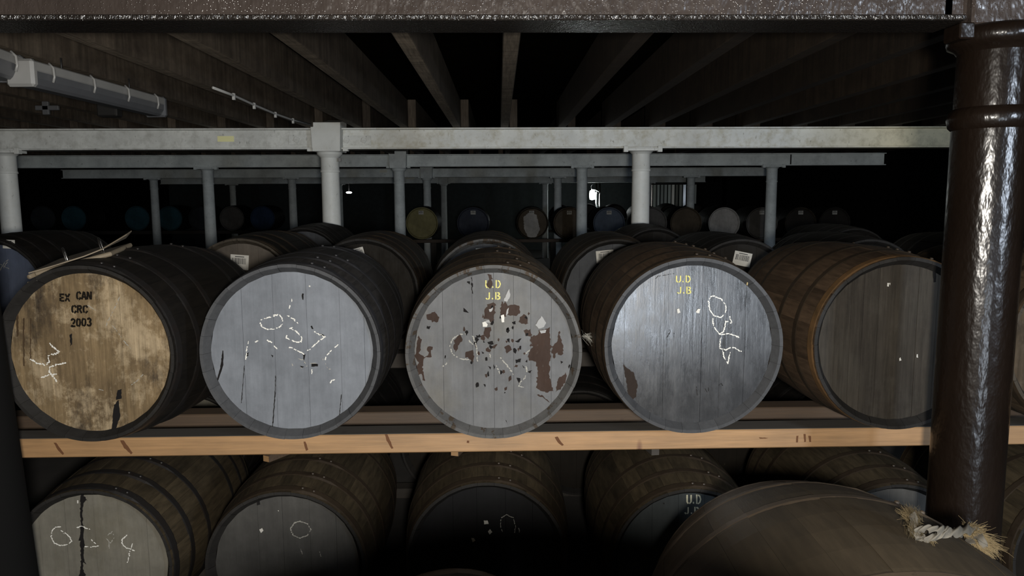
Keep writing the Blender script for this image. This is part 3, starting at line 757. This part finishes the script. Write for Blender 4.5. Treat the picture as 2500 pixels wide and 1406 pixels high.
for k in range(46):
    fx, fy = rn_.gauss(860, 170), rn_.gauss(640, 150); n_f = rn_.randint(5, 7); r_f = rn_.uniform(6, 17)
    if (fx-765)**2+(fy-690)**2 < 560**2: sp_.append([(fx+r_f*rn_.uniform(.5, 1.3)*math.cos(6.283*i_/n_f), fy+1.5*r_f*rn_.uniform(.5, 1.2)*math.sin(6.283*i_/n_f)) for i_ in range(n_f)])
h3.polys(sp_[::2], T3, FLAKE, 'flaked_patch', .0022, 'bare brown wood where paint has gone', up=.0011)
h3.polys(sp_[1::2], T3, CHIP, 'paint_chip', .002, up=.0012)
h3.polys([[(840, 290), (885, 200), (892, 260), (870, 300)], [(1085, 480), (1130, 410), (1165, 460), (1150, 495), (1110, 505)], [(690, 450), (730, 438), (738, 458), (700, 465)], [(730, 360), (760, 345), (752, 372), (735, 380)], [(860, 380), (880, 345), (875, 385), (862, 405)], [(1115, 520), (1165, 512), (1160, 535), (1125, 540)]], T3, CURL, 'lifting_paint', .0014, up=.003)
h3.polys([[(680, 458), (702, 452), (720, 472), (716, 492), (684, 492)], [(820, 405), (845, 398), (848, 455), (828, 458)]], T3, PAPER, 'paper_scrap', .0006, up=.004)
h3.stencil('U.D', (702, 822, 138, 196), T3, STENY, 'yellow stencilled U.D', .0042)
h3.stencil('J.B', (702, 818, 230, 284), T3, STENY, 'yellow stencilled J.B', .0045)
h3.marks([[(572, 548), (612, 572), (634, 640), (640, 720), (648, 790)], [(578, 592), (606, 626)], [(560, 545), (500, 550), (450, 590), (434, 640), (445, 690), (480, 722), (540, 742), (575, 740)], [(815, 725), (860, 775), (895, 820), (922, 872)], [(782, 765), (800, 820), (815, 850)], [(1015, 790), (1022, 840), (1000, 888), (968, 912), (960, 945), (995, 950)], [(725, 690), (745, 720)], [(1000, 705), (1040, 670)], [(380, 795), (410, 770)]], T3, CHALKD, .0045, drop=.25)

h4 = Cask('glossy slate-grey cask with long chalk scrawl and yellow stencil', 1693.5, 846.5, 2.48, STAVE_RED, CH_SLATE, HEAD4, HOOP_BROWN,
          seams(1524, 1620, 1712, 1757, 1816), Rb=.328, Rh=.306, yaw=math.radians(1))
h4.stencil('U.D', (655, 768, 165, 216), T4, STENY, 'yellow stencilled U.D', .0042)
h4.stencil('J.B', (662, 772, 250, 302), T4, STENY, 'yellow stencilled J.B', .0042)
h4.polys([[(662, 420), (680, 414), (688, 445), (668, 452)], [(806, 440), (822, 416), (840, 416), (832, 450), (812, 448)]], T4, PAPER, 'paper_scrap', .0005, up=.003)
h4.marks([[(950, 318), (920, 325), (903, 350), (910, 420), (945, 470), (990, 484), (1025, 462), (1038, 400), (1000, 345), (945, 318)],
          [(935, 488), (940, 550), (985, 608), (1018, 590), (1035, 510), (1080, 528), (1055, 455)], [(985, 615), (1050, 604), (1135, 632)], [(995, 635), (988, 715), (1030, 730), (1085, 708), (1152, 742)], [(1012, 735), (1020, 790), (1047, 832), (1058, 790), (1066, 742)]], T4, wd=.0042, drop=.15)
h4.polys([[(250, 830), (285, 870), (330, 905), (365, 990), (350, 1090), (310, 1130), (290, 1050), (275, 950)], [(540, 1285), (552, 1285), (556, 1340), (546, 1340)]], T4, STAIN, 'dark_stain', .002)
h4.marks([[(810, 1010), (818, 1075)], [(870, 1010), (890, 1050)], [(900, 1000), (905, 1050)], [(980, 1000), (1000, 985), (1015, 1010)], [(600, 560), (615, 590), (585, 640)], [(640, 600), (640, 650)], [(500, 190), (520, 170), (640, 150)]], T4, CHIP, .0018, name='scratch', drop=.2)
h4.polys([[(1178, 178), (1190, 182), (1196, 208), (1190, 236), (1182, 230), (1188, 206)]], T4, STRAW, 'straw_wisp', .0003, up=.012)

h5 = Cask('bare grey oak-headed cask with rust-gold hoop, beside the glossy column', 2200, 841, 2.51, STAVE_RED, CH_DARK, HEAD5, HOOP_BROWN,
          seams(2073, 2102, 2139, 2188, 2234, 2280, 2330), Rb=.328)
T6 = (1600, 450, 2.778)
h5h = [o for o in COL.objects if o.parent == h5.root and o.name.startswith('hoop')][0]
h5h.material_slots[0].material = HOOP_GOLD; h5h['label'] = 'rust-gold front hoop'
h5.polys([[(1570, 668), (1580, 668), (1580, 692), (1568, 690)], [(1582, 668), (1590, 668), (1588, 684)], [(1650, 1180), (1658, 1172), (1665, 1192), (1652, 1197)], [(1768, 1152), (1776, 1150), (1778, 1174), (1768, 1172)]], T6, PAPER, 'paper_scrap', .0004, up=.003)
h5.marks([[(1905, 1318), (1890, 1340), (1892, 1362), (1908, 1370)]], T6, CHALKD, .004)
h5.polys([[(1880, 590), (1900, 590), (1902, 660), (1885, 665)]], T6, CHIP, 'dark_split', .0012)
Cask('brown oak-headed cask glimpsed right of the glossy column', 2675, 845, 2.50, STAVE_BROWN, CH_WOOD, HEAD6, HOOP_BROWN, yaw=0, Rb=.318)

# ------------------------------------------------------------------ front row, lower tier
TL1 = (0, 1080, 4.313); TL2 = (0, 900, 2.778); TL3 = (800, 900, 2.778); TL4 = (1580, 1130, 3.676)
LB = dict(Rb=.335, Rh=.303)
l1 = Cask('pale grey lower cask with black central crack, chalked 0384', 222, 1386, 2.66, STAVE_OLIVE, CH_DARK, HEADL1, HOOP_DARK, seams(60, 126, 199, 260, 330), **LB)
l1.marks([[(645, 885), (590, 890), (550, 925), (540, 990), (570, 1055), (640, 1082), (720, 1070), (757, 1035), (735, 990), (690, 950), (650, 925)], [(806, 898), (860, 880), (945, 912)], [(885, 1092), (960, 1098), (1036, 1088)], [(960, 1020), (1010, 1060)], [(1338, 975), (1290, 1015), (1284, 1060), (1330, 1105), (1415, 1136)], [(1396, 1066), (1376, 1130), (1345, 1258)]], TL1, wd=.0042, drop=.12)
l1.marks([[(1118, 985), (1185, 940), (1208, 1000), (1165, 1058), (1125, 1010)], [(1150, 1030), (1150, 1120)], [(640, 925), (680, 960)]], TL1, CHALKD, .0035, drop=.3)
l1.polys([[(848, 485), (880, 485), (886, 560), (925, 610), (905, 606), (884, 640), (872, 720), (874, 830), (886, 950), (876, 1000), (892, 1075), (884, 1130), (880, 1200), (905, 1285), (884, 1260), (872, 1330), (905, 1400), (830, 1410), (850, 1330), (856, 1200), (848, 1100), (852, 1030), (826, 1030), (850, 960), (852, 860), (846, 700), (850, 600)]], TL1, CHIP, 'crack', .0022)
l1.polys([[(816, 606), (830, 606), (830, 636), (818, 636)]], TL1, PAPER, 'paper_scrap', .0004, up=.003)
l2 = Cask('dim grey lower cask with one chalk ring, under the blue-grey cask', 697, 1388, 2.68, STAVE_OLIVE, CH_DARK, HEADL2, HOOP_BROWN, seams(610, 672, 740, 806), **LB)
l2.marks([[(2040, 1032), (1995, 1045), (1972, 1085), (1990, 1130), (2035, 1148), (2085, 1130), (2110, 1090), (2085, 1048), (2035, 1034)]], TL2, CHALKD, .0045, drop=.12)
l2.marks([[(2040, 1220), (2050, 1255)], [(2170, 1240), (2176, 1270)]], TL2, CHALKD, .003, drop=.3)
l2.polys([[(1760, 1088), (1780, 1078), (1788, 1095), (1772, 1112)], [(1885, 958), (1893, 958), (1892, 966)]], TL2, PAPER, 'paper_scrap', .0004, up=.003)
l2.polys([[(1740, 890), (1760, 885), (1765, 920), (1745, 925)]], TL2, CHIP, 'paint_chip', .0012)
l3 = Cask('black-headed lower cask with three white paper scraps', 1188, 1366, 2.66, STAVE_OLIVE, CH_DARK, HEADL3, HOOP_BROWN, seams(1100, 1160, 1232, 1300), **LB)
l3.polys([[(1058, 1028), (1085, 1026), (1092, 1050), (1062, 1052)], [(1088, 1102), (1102, 1084), (1117, 1106), (1098, 1122)], [(974, 1146), (992, 1146), (1002, 1162), (984, 1174)]], TL3, PAPER, 'paper_scrap', .0005, up=.003)
l3.marks([[(1188, 1112), (1172, 1070), (1176, 1010), (1215, 988), (1258, 1010), (1274, 1060), (1268, 1108)], [(1295, 1080), (1300, 1105)]], TL3, CHALKD, .0035, drop=.2)
l4 = Cask('dark green-grey lower cask with cream stencil letters', 1686, 1380, 2.66, STAVE_OLIVE, CH_DARK, HEADL4, HOOP_BROWN, seams(1600, 1665, 1730, 1790), **LB)
l4.stencil('U.D', (352, 484, 285, 366), TL4, STENW, 'cream stencilled U.D', .0055)
l4.stencil('J.D', (330, 470, 395, 456), TL4, STENW, 'cream stencilled J.D', .0055)
l4.polys([[(5, 325), (30, 318), (35, 330), (10, 340)], [(140, 355), (155, 355), (150, 375)], [(598, 310), (610, 312), (602, 322)]], TL4, CHIP, 'paint_chip', .001)
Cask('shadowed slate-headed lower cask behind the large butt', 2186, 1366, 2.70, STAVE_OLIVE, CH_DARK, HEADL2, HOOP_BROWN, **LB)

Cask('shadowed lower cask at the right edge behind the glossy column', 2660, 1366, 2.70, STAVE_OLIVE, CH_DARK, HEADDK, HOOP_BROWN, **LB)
# big butt in the foreground, and a hogshead whose top just shows beside it
big = Cask('large brown butt lying in front of everything, a rag on its bung', 0, 0, 0, STAVE_BUTT, CH_WOOD, HEADDK, HOOP_BUTT, [-.24, -.13, 0, .13, .24],
           Rh=.355, Rb=.486, hl=.58, yaw=.03, n=34, centre=Vector((.797-.58*math.sin(.03), 1.497-.58, .569)))
tk = thing('timber_rail', 'short floor rail the large butt rests on', 'rail', (.797, 1.5, 0)); box('beam_timber', .3, 1.3, 1.30, 1.40, 0, .085, RAILOLD, tk, tk.location, .004); box('beam_timber', .3, 1.3, 1.60, 1.70, 0, .085, RAILOLD, tk, tk.location, .004)
Cask('brown cask whose rounded top just rises at the bottom edge', 0, 0, 0, STAVE_RED, CH_WOOD, HEADDK, HOOP_BROWN, centre=Vector((-.135, 1.20, .372)), Rb=.328)
tk = thing('timber_rail', 'short floor rail under the cask at the bottom edge', 'rail', (-.13, 1.6, 0)); box('beam_timber', -.5, .22, 1.5, 1.58, 0, .035, RAILOLD, tk, tk.location, .004); box('beam_timber', -.5, .22, 1.68, 1.76, 0, .035, RAILOLD, tk, tk.location, .004)

shade_butt = Cask('unseen upright butt added to shade the lower casks', 0, 0, 0, STAVE_BUTT, CH_WOOD, HEADDK, HOOP_BUTT, Rh=.33, Rb=.42, hl=.63, staves=False, rivets=False, centre=Vector((0, 0, 0)))  # unseen cask, added to cast the shadow over the lower row
shade_butt.root.rotation_euler = (math.radians(-90), 0, 0); shade_butt.root.location = (.08, .37-.42, .745)
tk = thing('added_plinth', 'added low timber plinth under the unseen upright butt', 'plinth', (.08, .37, 0))
for yy in (.12, .32, .52): box('plank', -.3, .46, yy, yy+.1, 0, .11, RAILOLD, tk, tk.location, .004)  # added only to carry the unseen shadow-casting cask

# ------------------------------------------------------------------ second and third upper rows
def row2(label, px, y, body, chime, head, hoop, lab=None, **kw):
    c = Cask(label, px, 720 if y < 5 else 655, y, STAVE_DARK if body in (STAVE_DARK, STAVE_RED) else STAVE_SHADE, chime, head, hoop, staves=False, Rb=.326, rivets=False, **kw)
    if lab: c.label(*lab)
    return c
row2('navy blue cask head at the left edge behind the binder', -28, 4.0, STAVE_DARK, CH_DARK, HEADBLUE, HOOP_DARK, (22, 596, 29, 21, -.05)).marks([[(-8, 640), (22, 656)], [(0, 660), (12, 640), (20, 634)], [(8, 655), (18, 640)]], (0, 0, 1), CHALKD, .004)
row2('brown-grey cask head with square barcode label behind the blue-grey cask', 590, 4.0, STAVE_DARK, CH_WOOD, HEADTAN, HOOP_BROWN, (585, 640, 44, 36, -.08))
row2('dark brown cask with half-hidden label left of centre, second row', 886, 4.0, STAVE_BROWN, CH_DARK, HEADDK, HOOP_BROWN, (876, 618, 27, 26, .25))
row2('steel-grey cask directly behind the peeling cask, second row', 1188, 4.0, STAVE_BROWN, CH_GREY, HEADSTEEL, HOOP_BROWN, (1183, 614, 42, 18, .06))
row2('grey cask with wide barcode label behind and left of the slate cask', 1505, 4.0, STAVE_BROWN, CH_DARK, HEADSTEEL, HOOP_BROWN, (1477, 626, 43, 30, .09))
row2('dark cask with tilted barcode label behind and right of the slate cask', 1808, 4.0, STAVE_RED, CH_DARK, HEADDK, HOOP_DARK, (1812, 632, 44, 34, -.2))
row2('dark brown cask top behind the grey oak-headed cask', 2120, 4.0, STAVE_RED, CH_DARK, HEADDK, HOOP_DARK)
row2('dark cask behind the glossy column in the second row', 2460, 4.0, STAVE_RED, CH_DARK, HEADDK, HOOP_DARK)
row2('grey cask head in the third row left of the box-headed column foot', 742, 5.6, STAVE_DARK, CH_DARK, HEADSTEEL, HOOP_DARK)
row2('dark cask top in the third row below the flat-capped column', 1600, 5.6, STAVE_BROWN, CH_DARK, HEADDK, HOOP_DARK)
row2('dim cask top in the third row toward the glossy column', 2085, 5.6, STAVE_RED, CH_DARK, HEADDK, HOOP_DARK)

ORD = ['first', 'second', 'third', 'fourth', 'fifth', 'sixth', 'seventh']
# second lower row, seen only through gaps
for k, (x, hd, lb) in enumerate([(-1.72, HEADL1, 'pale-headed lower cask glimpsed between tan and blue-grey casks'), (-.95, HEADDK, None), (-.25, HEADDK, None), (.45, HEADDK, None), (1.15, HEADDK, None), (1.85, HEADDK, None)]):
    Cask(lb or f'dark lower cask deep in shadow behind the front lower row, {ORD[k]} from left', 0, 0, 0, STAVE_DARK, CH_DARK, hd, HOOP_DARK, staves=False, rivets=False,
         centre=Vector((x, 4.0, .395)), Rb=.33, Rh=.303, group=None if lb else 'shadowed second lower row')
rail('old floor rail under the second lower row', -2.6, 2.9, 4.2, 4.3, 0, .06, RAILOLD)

# ------------------------------------------------------------------ farthest visible row, each head its own colour
farrow = [(105, 'dim', 'faint bluish far cask head, leftmost of the far row'), (180, 'teal', 'dim teal far cask head, second of the far row'), (335, 'teal', 'dim teal far cask head left of a dark column'),
          (415, 'teal', 'dim teal far cask head right of a dark column'), (490, 'dim', 'dim far cask head partly behind the flat-capped left column'), (566, 'grey', 'brownish grey far cask head between two blue ones'), (641, 'blue', 'dim blue far cask head nearest the box-headed column'),
          (1030, 'olive', 'olive-yellow far cask head beside the middle column'), (1155, 'navy', 'very dark navy far cask head with tiny label'), (1300, 'brown', 'dark far cask head with pale worn patch'),
          (1390, 'brown', 'dark brown far cask head with label near the lamp'), (1487, 'slate', 'slate-blue far cask head under the work lamp'), (1590, 'grey', 'grey far cask head half behind the flat-capped column'),
          (1675, 'brown', 'olive-brown far cask head right of the flat-capped column'), (1768, 'pale', 'brightest pale grey far cask head'), (1860, 'grey', 'grey far cask head with label beside a thin column'),
          (1955, 'dark', 'dark far cask head with tan rim ring'), (2038, 'dark', 'black far cask head showing only its label')]
for px, k, lb in farrow:
    far = px < 700
    c = Cask(lb, px, 533 if far else 545, 17.55 if far else 13.3, STAVE_DARK, CH_WOOD if px in (1955, 1300) else FAR[k], FAR[k], HOOP_DARK, staves=False, rivets=False, boards=False, Rh=.285, Rb=.30, back=False, group='far row of cask heads')
    if px in (1155, 1300, 1390, 1860, 1955, 2038, 1030, 1487):
        c.label(px+{1155: 0, 1300: -2, 1390: 0, 1860: 0, 1955: 0, 2038: 0, 1030: -2, 1487: 0}[px], 519, 12, 9, 0)
    if px == 1300:
        c.polys([[(1278, 530), (1290, 520), (1310, 524), (1318, 560), (1308, 580), (1290, 580), (1280, 560)]], (0, 0, 1), FAR['pale'], 'worn_patch', .006)
for k in range(7):
    px = 1372+k*66
    Cask(f'black cask silhouette before the lamp-lit far end, {ORD[k]} from left', 0, 0, 0, STAVE_DARK, CH_DARK, FAR['dark'], HOOP_DARK, staves=False, rivets=False, boards=False, hoops=False, Rh=.29, Rb=.32, back=False,
         centre=Vector((at(px, 500, 19.2).x, 19.2, 1.30+random.uniform(-.02, .03))), group='casks silhouetted before the lamp')
rs_ = rail('dark rail on posts under the silhouetted casks at the far end', 1.3, 6.4, 19.4, 19.5, .90, .965, RAILOLD)
for x in (1.6, 3.2, 4.8, 6.2): box('post', x-.05, x+.05, 19.4, 19.5, 0, .90, RAILOLD, rs_, rs_.location)

# ------------------------------------------------------------------ far end: work lamp, hanging lamp, strip curtain, poles
yl = 23.2
p = at(1446, 476, yl)
t = thing('work_lamp', 'bright white work lamp glowing at the far end', 'lamp', p)
obj('bulb', lathe_me([(0.001, -.15), (.07, -.14), (.085, -.08), (.085, .08), (.07, .13), (.03, .15), (.001, .155)], 20), emit('lamp_white', (.93, 1, .97), 60), t)
obj('hook', tube_me([(0, 0, .15), (-.03, 0, .2), (-.04, 0, .27), (.0, 0, .33), (.07, 0, .36)], .012), STEEL, t)
obj('bracket', tube_me([(0, 0, .17), (.1, 0, .16), (.2, 0, .1), (.26, 0, .05)], .012), STEEL, t)
lamp('work_lamp_light', 'POINT', (p.x, p.y-.02, p.z), 26, (.9, 1, .97), .1)
for px, lb in ((1456, 'thin pale pole just right of the work lamp'), (1464, 'second pale pole right of the work lamp')):
    q = at(px, 470, yl+.05); o = obj('scaffold_pole', lathe_me([(.001, 0), (.03, 0), (.03, 2.25), (.001, 2.25)], 12), STEEL, None, (q.x, q.y, 0)); tag(o, lb, 'pole')
p = at(852, 470, 22.9)
t = thing('hanging_lamp', 'small bright oval lamp left of centre in the dark', 'lamp', p)
me = lathe_me([(.001, -.03), (.06, -.025), (.095, 0), (.06, .025), (.001, .03)], 20); o = obj('bulb', me, emit('lamp_oval', (1, 1, 1), 12), t)
obj('cord', tube_me([(0, 0, .03), (0, 0, .77)], .006), BLACK, t)
cur = thing('strip_curtain', 'hanging clear strip curtain catching lamp light at the far right', 'curtain', (5.6, 24.2, 0))
q = N('strip_plastic'); q.b.inputs['Transmission Weight'].default_value = .25; STRIP = q.done((.55, .6, .58), .15)
xa, xb = at(1585, 470, 24.2).x, at(1722, 470, 24.2).x
n_ = 15
for i in range(n_):
    x = xa+(xb-xa)*i/n_-5.6; wv = random.uniform(-.5, .5)
    o = obj('plastic_strip', box_me(.085, .004, 1.95, 0), STRIP, cur, (x+.05, random.uniform(-.02, .02), 1.24), (0, 0, wv))
box('track', xa, xb, 24.18, 24.24, 2.215, 2.26, STRUT, cur, (5.6, 24.2, 0), 0)

# ------------------------------------------------------------------ fittings under the joists
def at_z(px, py, z):
    d = _F + _R*((px-1250)/FPX) - _U*((py-703)/FPX); return CAM + d*((z-CAM.z)/d.z)
def fluorescent(label, a, b, wd=.10):
    v = b-a; L = v.length; r = thing('fluorescent_fitting', label, 'light fitting', a, 0, None, (0, 0, math.atan2(-v.x, v.y)))
    box('tray', -wd/2, wd/2, 0, L, .0, .045, PLASTICW, r, (0, 0, 0), .006)
    prof_ = [(-wd/2, .0), (-wd/2*.96, -.03), (-wd/2*.72, -.056), (-wd/4, -.068), (wd/4, -.068), (wd/2*.72, -.056), (wd/2*.96, -.03), (wd/2, 0)]
    vs = [(x, y, z) for y in (.02, L-.02) for x, z in prof_]; m = len(prof_)
    fs = [(i, i+1, m+i+1, m+i) for i in range(m-1)]+[tuple(range(m)), tuple(range(m, 2*m))]
    obj('diffuser', mesh('diffuser', vs, fs), PLASTIC, r)
    for yy in (0, L): box('end_cap', -wd/2-.004, wd/2+.004, yy-.02, yy+.022, -.072, .05, PLASTICW if yy == 0 else PLASTIC, r, (0, 0, 0), .012)
    for k in range(4):
        yy = L*(.1+.27*k)
        obj('clip', tube_me([(wd/2+.004, yy, -.035), (wd/2+.012, yy, -.01), (wd/2+.010, yy, .03), (wd/2-.01, yy, .052)], .006, 6), PLASTICW, r)
    for yy in (.3, L-.3): obj('hanger', tube_me([(0, yy, .04), (0, yy, .11)], .004, 6), BLACK, r)
    return r
fluorescent('unlit grey fluorescent fitting hung along the joists at upper left', at_z(52, 172, 2.335), at_z(380, 257, 2.335), .12)
e0 = at_z(22, 162, 2.36)
fluorescent('end of a second unlit fitting with white end cap at the left edge', at_z(-330, 40, 2.36), e0, .12)
# white cable clipped along a joist
cx_ = -1.296
def at_x(px, py, x):
    d = _F + _R*((px-1250)/FPX) - _U*((py-703)/FPX); return CAM + d*((x-CAM.x)/d.x)
pts = [at_x(px, py, cx_) for px, py in ((520, 214), (570, 233), (620, 256), (672, 278), (715, 293), (758, 304))]
t = thing('cable', 'thin white cable clipped along the joist left of the box-headed column', 'cable', pts[0])
obj('sheath', tube_me([p-pts[0] for p in pts], .0065, 8), PLASTICW, t)
for p in pts[1:-1]:
    box('cable_clip', p.x-.006, p.x+.008, p.y-.008, p.y+.008, p.z-.022, p.z+.011, PLASTICW, t, pts[0], .002)
p = at_z(112, 262, 2.40)
t = thing('conduit_bracket', 'small pale cross-shaped bracket under the left joists', 'bracket', p)
box('plate', -.022, .022, -.012, .012, -.05, .04, PLASTIC, t, (0, 0, 0), .004); box('arm', -.07, .09, -.012, .012, -.02, .012, PLASTIC, t, (0, 0, 0), .004)
p = at_z(267, 268, 2.39)
t = thing('junction_box', 'black square box under the joists below the fluorescent fitting', 'box', p)
box('case', -.07, .07, -.04, .04, -.05, .05, BLACK, t, (0, 0, 0), .008); box('lid', -.06, .06, -.046, -.04, -.042, .042, BLACK, t, (0, 0, 0), .003)

# ------------------------------------------------------------------ wedges on the lower casks, under the front rail
for px, py, lb, c in ((1110, 1106, 'small pale wooden wedge above the black-headed cask', .3), (1600, 1104, 'small brown wooden wedge above the green-grey cask', -.15), (650, 1120, 'small pale wedge above the dim grey chalk-ring cask', .5)):
    p = at(px, py, 2.86); h = .845-p.z+.012
    t = thing('wooden_wedge', lb, 'wedge', (p.x, 2.86, p.z-.012), rz=-c)
    vs = [(-.016, 0, 0), (.016, 0, 0), (.016, .26, -.005), (-.016, .26, -.005), (-.016, 0, .025), (.016, 0, .025), (.016, .26, h-.005), (-.016, .26, h-.005)]
    obj('wedge_block', mesh('wedge', vs, [(0, 1, 2, 3), (4, 5, 6, 7), (0, 1, 5, 4), (1, 2, 6, 5), (2, 3, 7, 6), (3, 0, 4, 7)]), RAILTOP if c > 0 else RAILOLD, t)
    obj('end_grain', mesh('eg', [(-.015, -.001, .001), (.015, -.001, .001), (.015, -.001, .024), (-.015, -.001, .024)], [(0, 1, 2, 3)]), RAIL if c > 0 else RAILOLD, t)

# ------------------------------------------------------------------ ring binder on the tan-headed cask
p = at(205, 630, 2.72)
bn = thing('ring_binder', 'worn open card ring binder lying on the tan-headed cask', 'binder', p, 0, None, (math.radians(4), math.radians(-15), math.radians(10)))
W = .135
box('back_cover', -W-.012, W-.01, -.15, .15, -.026, -.022, CARD, bn, (0, 0, 0), .0015)
box('paper_block', -W+.012, W+.0, -.13, .13, -.012, .004, CARD, bn, (0, 0, 0), .004)
vs = []; cs = [(-W-.0, .004), (-.05, .006), (.05, .010), (W-.02, .018), (W+.03, .040)]
for yy in (-.14, .15):
    for x, z in cs: vs.append((x, yy if z < .03 else .04+yy*.25, z+(.006 if yy > 0 else 0)))
for yy in (-.14, .15):
    for x, z in cs: vs.append((x, yy if z < .03 else .04+yy*.25, z+.004+(.006 if yy > 0 else 0)))
n5 = 5; fs = [(i, i+1, n5+i+1, n5+i) for i in range(4)]+[(10+i, 11+i, 15+i+1, 15+i) for i in range(4)]+[(i, i+1, 11+i, 10+i) for i in range(4)]+[(5+i, 6+i, 16+i, 15+i) for i in range(4)]+[(0, 5, 15, 10), (4, 9, 19, 14)]
obj('front_cover', mesh('cover', vs, fs), CARD, bn)
obj('spine', tube_me([(-W-.002, -.14, -.007), (-W-.002, .15, -.005)], .008, 10), CARD, bn)
for x, yy in ((-.028, -.08), (.075, -.02)):
    obj('ring', tube_me([(x+.012*math.sin(a)*.2-.012+.012*(1-math.cos(a)), yy+.025*math.cos(a), .004+.052*math.sin(a)) for a in [math.pi*k/12 for k in range(13)]], .0032, 8), STEEL, bn)

# ------------------------------------------------------------------ rag on the butt's bung
def butt_hit(px, py):
    d = _F + _R*((px-1250)/FPX) - _U*((py-703)/FPX); s = .3
    while s < 4:
        q_ = CAM+d*s; tt = (q_.y-1.497)/.58
        if abs(tt) < 1 and math.hypot(q_.x-.797-.03*(q_.y-1.497), q_.z-.569) < prof(tt, .355, .486): return q_
        s += .004
    return None
def nearest(px, py):
    for k in range(60):
        q_ = butt_hit(px, py+k*3)
        if q_ is not None: return q_
rp = [nearest(x, y) for x, y in ((2222, 1290), (2232, 1315), (2262, 1322), (2300, 1322), (2335, 1322), (2362, 1318), (2385, 1338))]
o0 = rp[3]
t = thing('rag', 'twisted frayed off-white rag stuffed at the large butt\'s bung', 'rag', o0)
def strip_me(pts, wid, ups, th=.004):
    vs, fs = [], []; n = len(pts); K = 7
    for i, p_ in enumerate(pts):
        tg = (pts[min(i+1, n-1)]-pts[max(i-1, 0)]).normalized(); u = ups[i].normalized(); s_ = tg.cross(u).normalized(); u = s_.cross(tg)
        for k in range(K):
            a = (k/(K-1)-.5)*2; fold = .007*math.sin(a*5+i*1.3)
            vs.append(p_ + s_*a*wid[i]*.5 + u*(fold+.012*(1-a*a)))
    for i in range(n-1):
        for k in range(K-1): fs.append((i*K+k, i*K+k+1, (i+1)*K+k+1, (i+1)*K+k))
    me = mesh('cloth', [tuple(v) for v in vs], fs, smooth=True); return me
def smooth_pts(P, k=4):
    out = []
    for i in range(len(P)-1):
        p0, p1, p2, p3 = P[max(i-1, 0)], P[i], P[i+1], P[min(i+2, len(P)-1)]
        for j in range(k):
            s_ = j/k; out.append(.5*((2*p1)+(p2-p0)*s_+(2*p0-5*p1+4*p2-p3)*s_*s_+(3*p1-p0-3*p2+p3)*s_**3))
    out.append(P[-1]); return out
up = Vector((-.1, -.35, 1)).normalized(); sd_ = Vector((1, -.1, 0))
K0 = [q_-o0 for q_ in rp]
def cloth(pts, wids, tw, name='cloth_band'):
    P2 = smooth_pts(pts, 6); nn = len(P2)
    ups = [(up+sd_*.9*math.sin(tw*i/nn*6.3)+Vector((0, -.8, 0))*math.cos(tw*i/nn*5)).normalized() for i in range(nn)]
    wd = [wids[min(int(i/6), len(wids)-1)]*(1+.14*math.sin(i*1.7)) for i in range(nn)]
    o = obj(name, strip_me(P2, wd, ups), RAGW, t); sm = o.modifiers.new('s', 'SOLIDIFY'); sm.thickness = .0022
    sb = o.modifiers.new('ss', 'SUBSURF'); sb.levels = 1; sb.render_levels = 2
cloth([K0[0]+up*.034, K0[1]+up*.016-sd_*.004, K0[1]+up*.002+sd_*.010, K0[2]+up*.003-sd_*.006, K0[2]+up*.012+sd_*.012, K0[3]+up*.022, K0[4]+up*.026, K0[5]+up*.034], [.018, .016, .015, .015, .016, .022, .026, .022], .5)
cloth([K0[1]+up*.022, K0[2]+up*.034-sd_*.008, K0[2]+up*.030+sd_*.008, K0[3]+up*.024, K0[4]+up*.020, K0[5]+up*.028], [.010, .010, .011, .014, .018, .014], .8)
cloth([K0[5]+up*.040, K0[5]+up*.022+sd_*.014, K0[6]+up*.014+sd_*.004, K0[6]-up*.002+sd_*.012+Vector((0, -.015, -.01))], [.012, .016, .018, .010], .7)
cloth([K0[5]+up*.036-sd_*.010, K0[5]+up*.014, K0[6]+up*.004-sd_*.018], [.014, .012, .008], .3, 'knot')
def fibres(c, dirs, n, L, spread, wd=.0007, r=.006):
    vs, fs = [], []
    for _ in range(n):
        d = (dirs+Vector((random.gauss(0, spread), random.gauss(0, spread), random.gauss(0, spread)))).normalized()
        b0 = c+Vector((random.gauss(0, r), random.gauss(0, r), random.gauss(0, r*.7))); l_ = L*random.uniform(.35, 1.1)
        bend = Vector((random.gauss(0, .45), random.gauss(0, .45), random.gauss(-.25, .35)))
        sd = d.orthogonal().normalized()*wd; b = len(vs)
        for k in range(5):
            s_ = k/4; q_ = b0+d*l_*s_+bend*l_*s_*s_*.6; w_ = 1-.6*s_
            vs += [tuple(q_-sd*w_), tuple(q_+sd*w_)]
        for k in range(4): fs.append((b+2*k, b+2*k+1, b+2*k+3, b+2*k+2))
    me = bpy.data.meshes.new('fibres'); me.from_pydata(vs, [], fs); me.materials.append(None); return me
for c_, d_, n_, L_, sp_ in ((K0[0]+up*.024, Vector((-.15, .1, 1)), 900, .026, .30), (K0[1]+up*.012, Vector((.05, .05, 1)), 420, .026, .16), (K0[5]+up*.034, Vector((.55, -.25, .25)), 420, .026, .55),
                       (K0[5]+up*.026, Vector((.75, -.65, -.40)), 700, .048, .20), (K0[6]+up*.010, Vector((.5, -.6, -.6)), 520, .026, .30), (K0[2]+up*.004, Vector((.2, -.3, -.9)), 160, .014, .5), (K0[6]-sd_*.016, Vector((-.1, -.4, -.9)), 200, .018, .4)):
    tag(obj('frayed_fibres', fibres(c_, d_, n_, L_, sp_), RAGY, t), kind='stuff')

# ------------------------------------------------------------------ frayed wisp
p = at(1430, 820, 2.72)
t = thing('straw_wisp', 'pale frayed wisp between the peeling cask and the slate cask', 'wisp', p)
tag(obj('frayed_fibres', fibres(Vector((0, 0, 0)), Vector((.6, 0, -.5)), 46, .035, .5), CHALKD, t), kind='stuff')
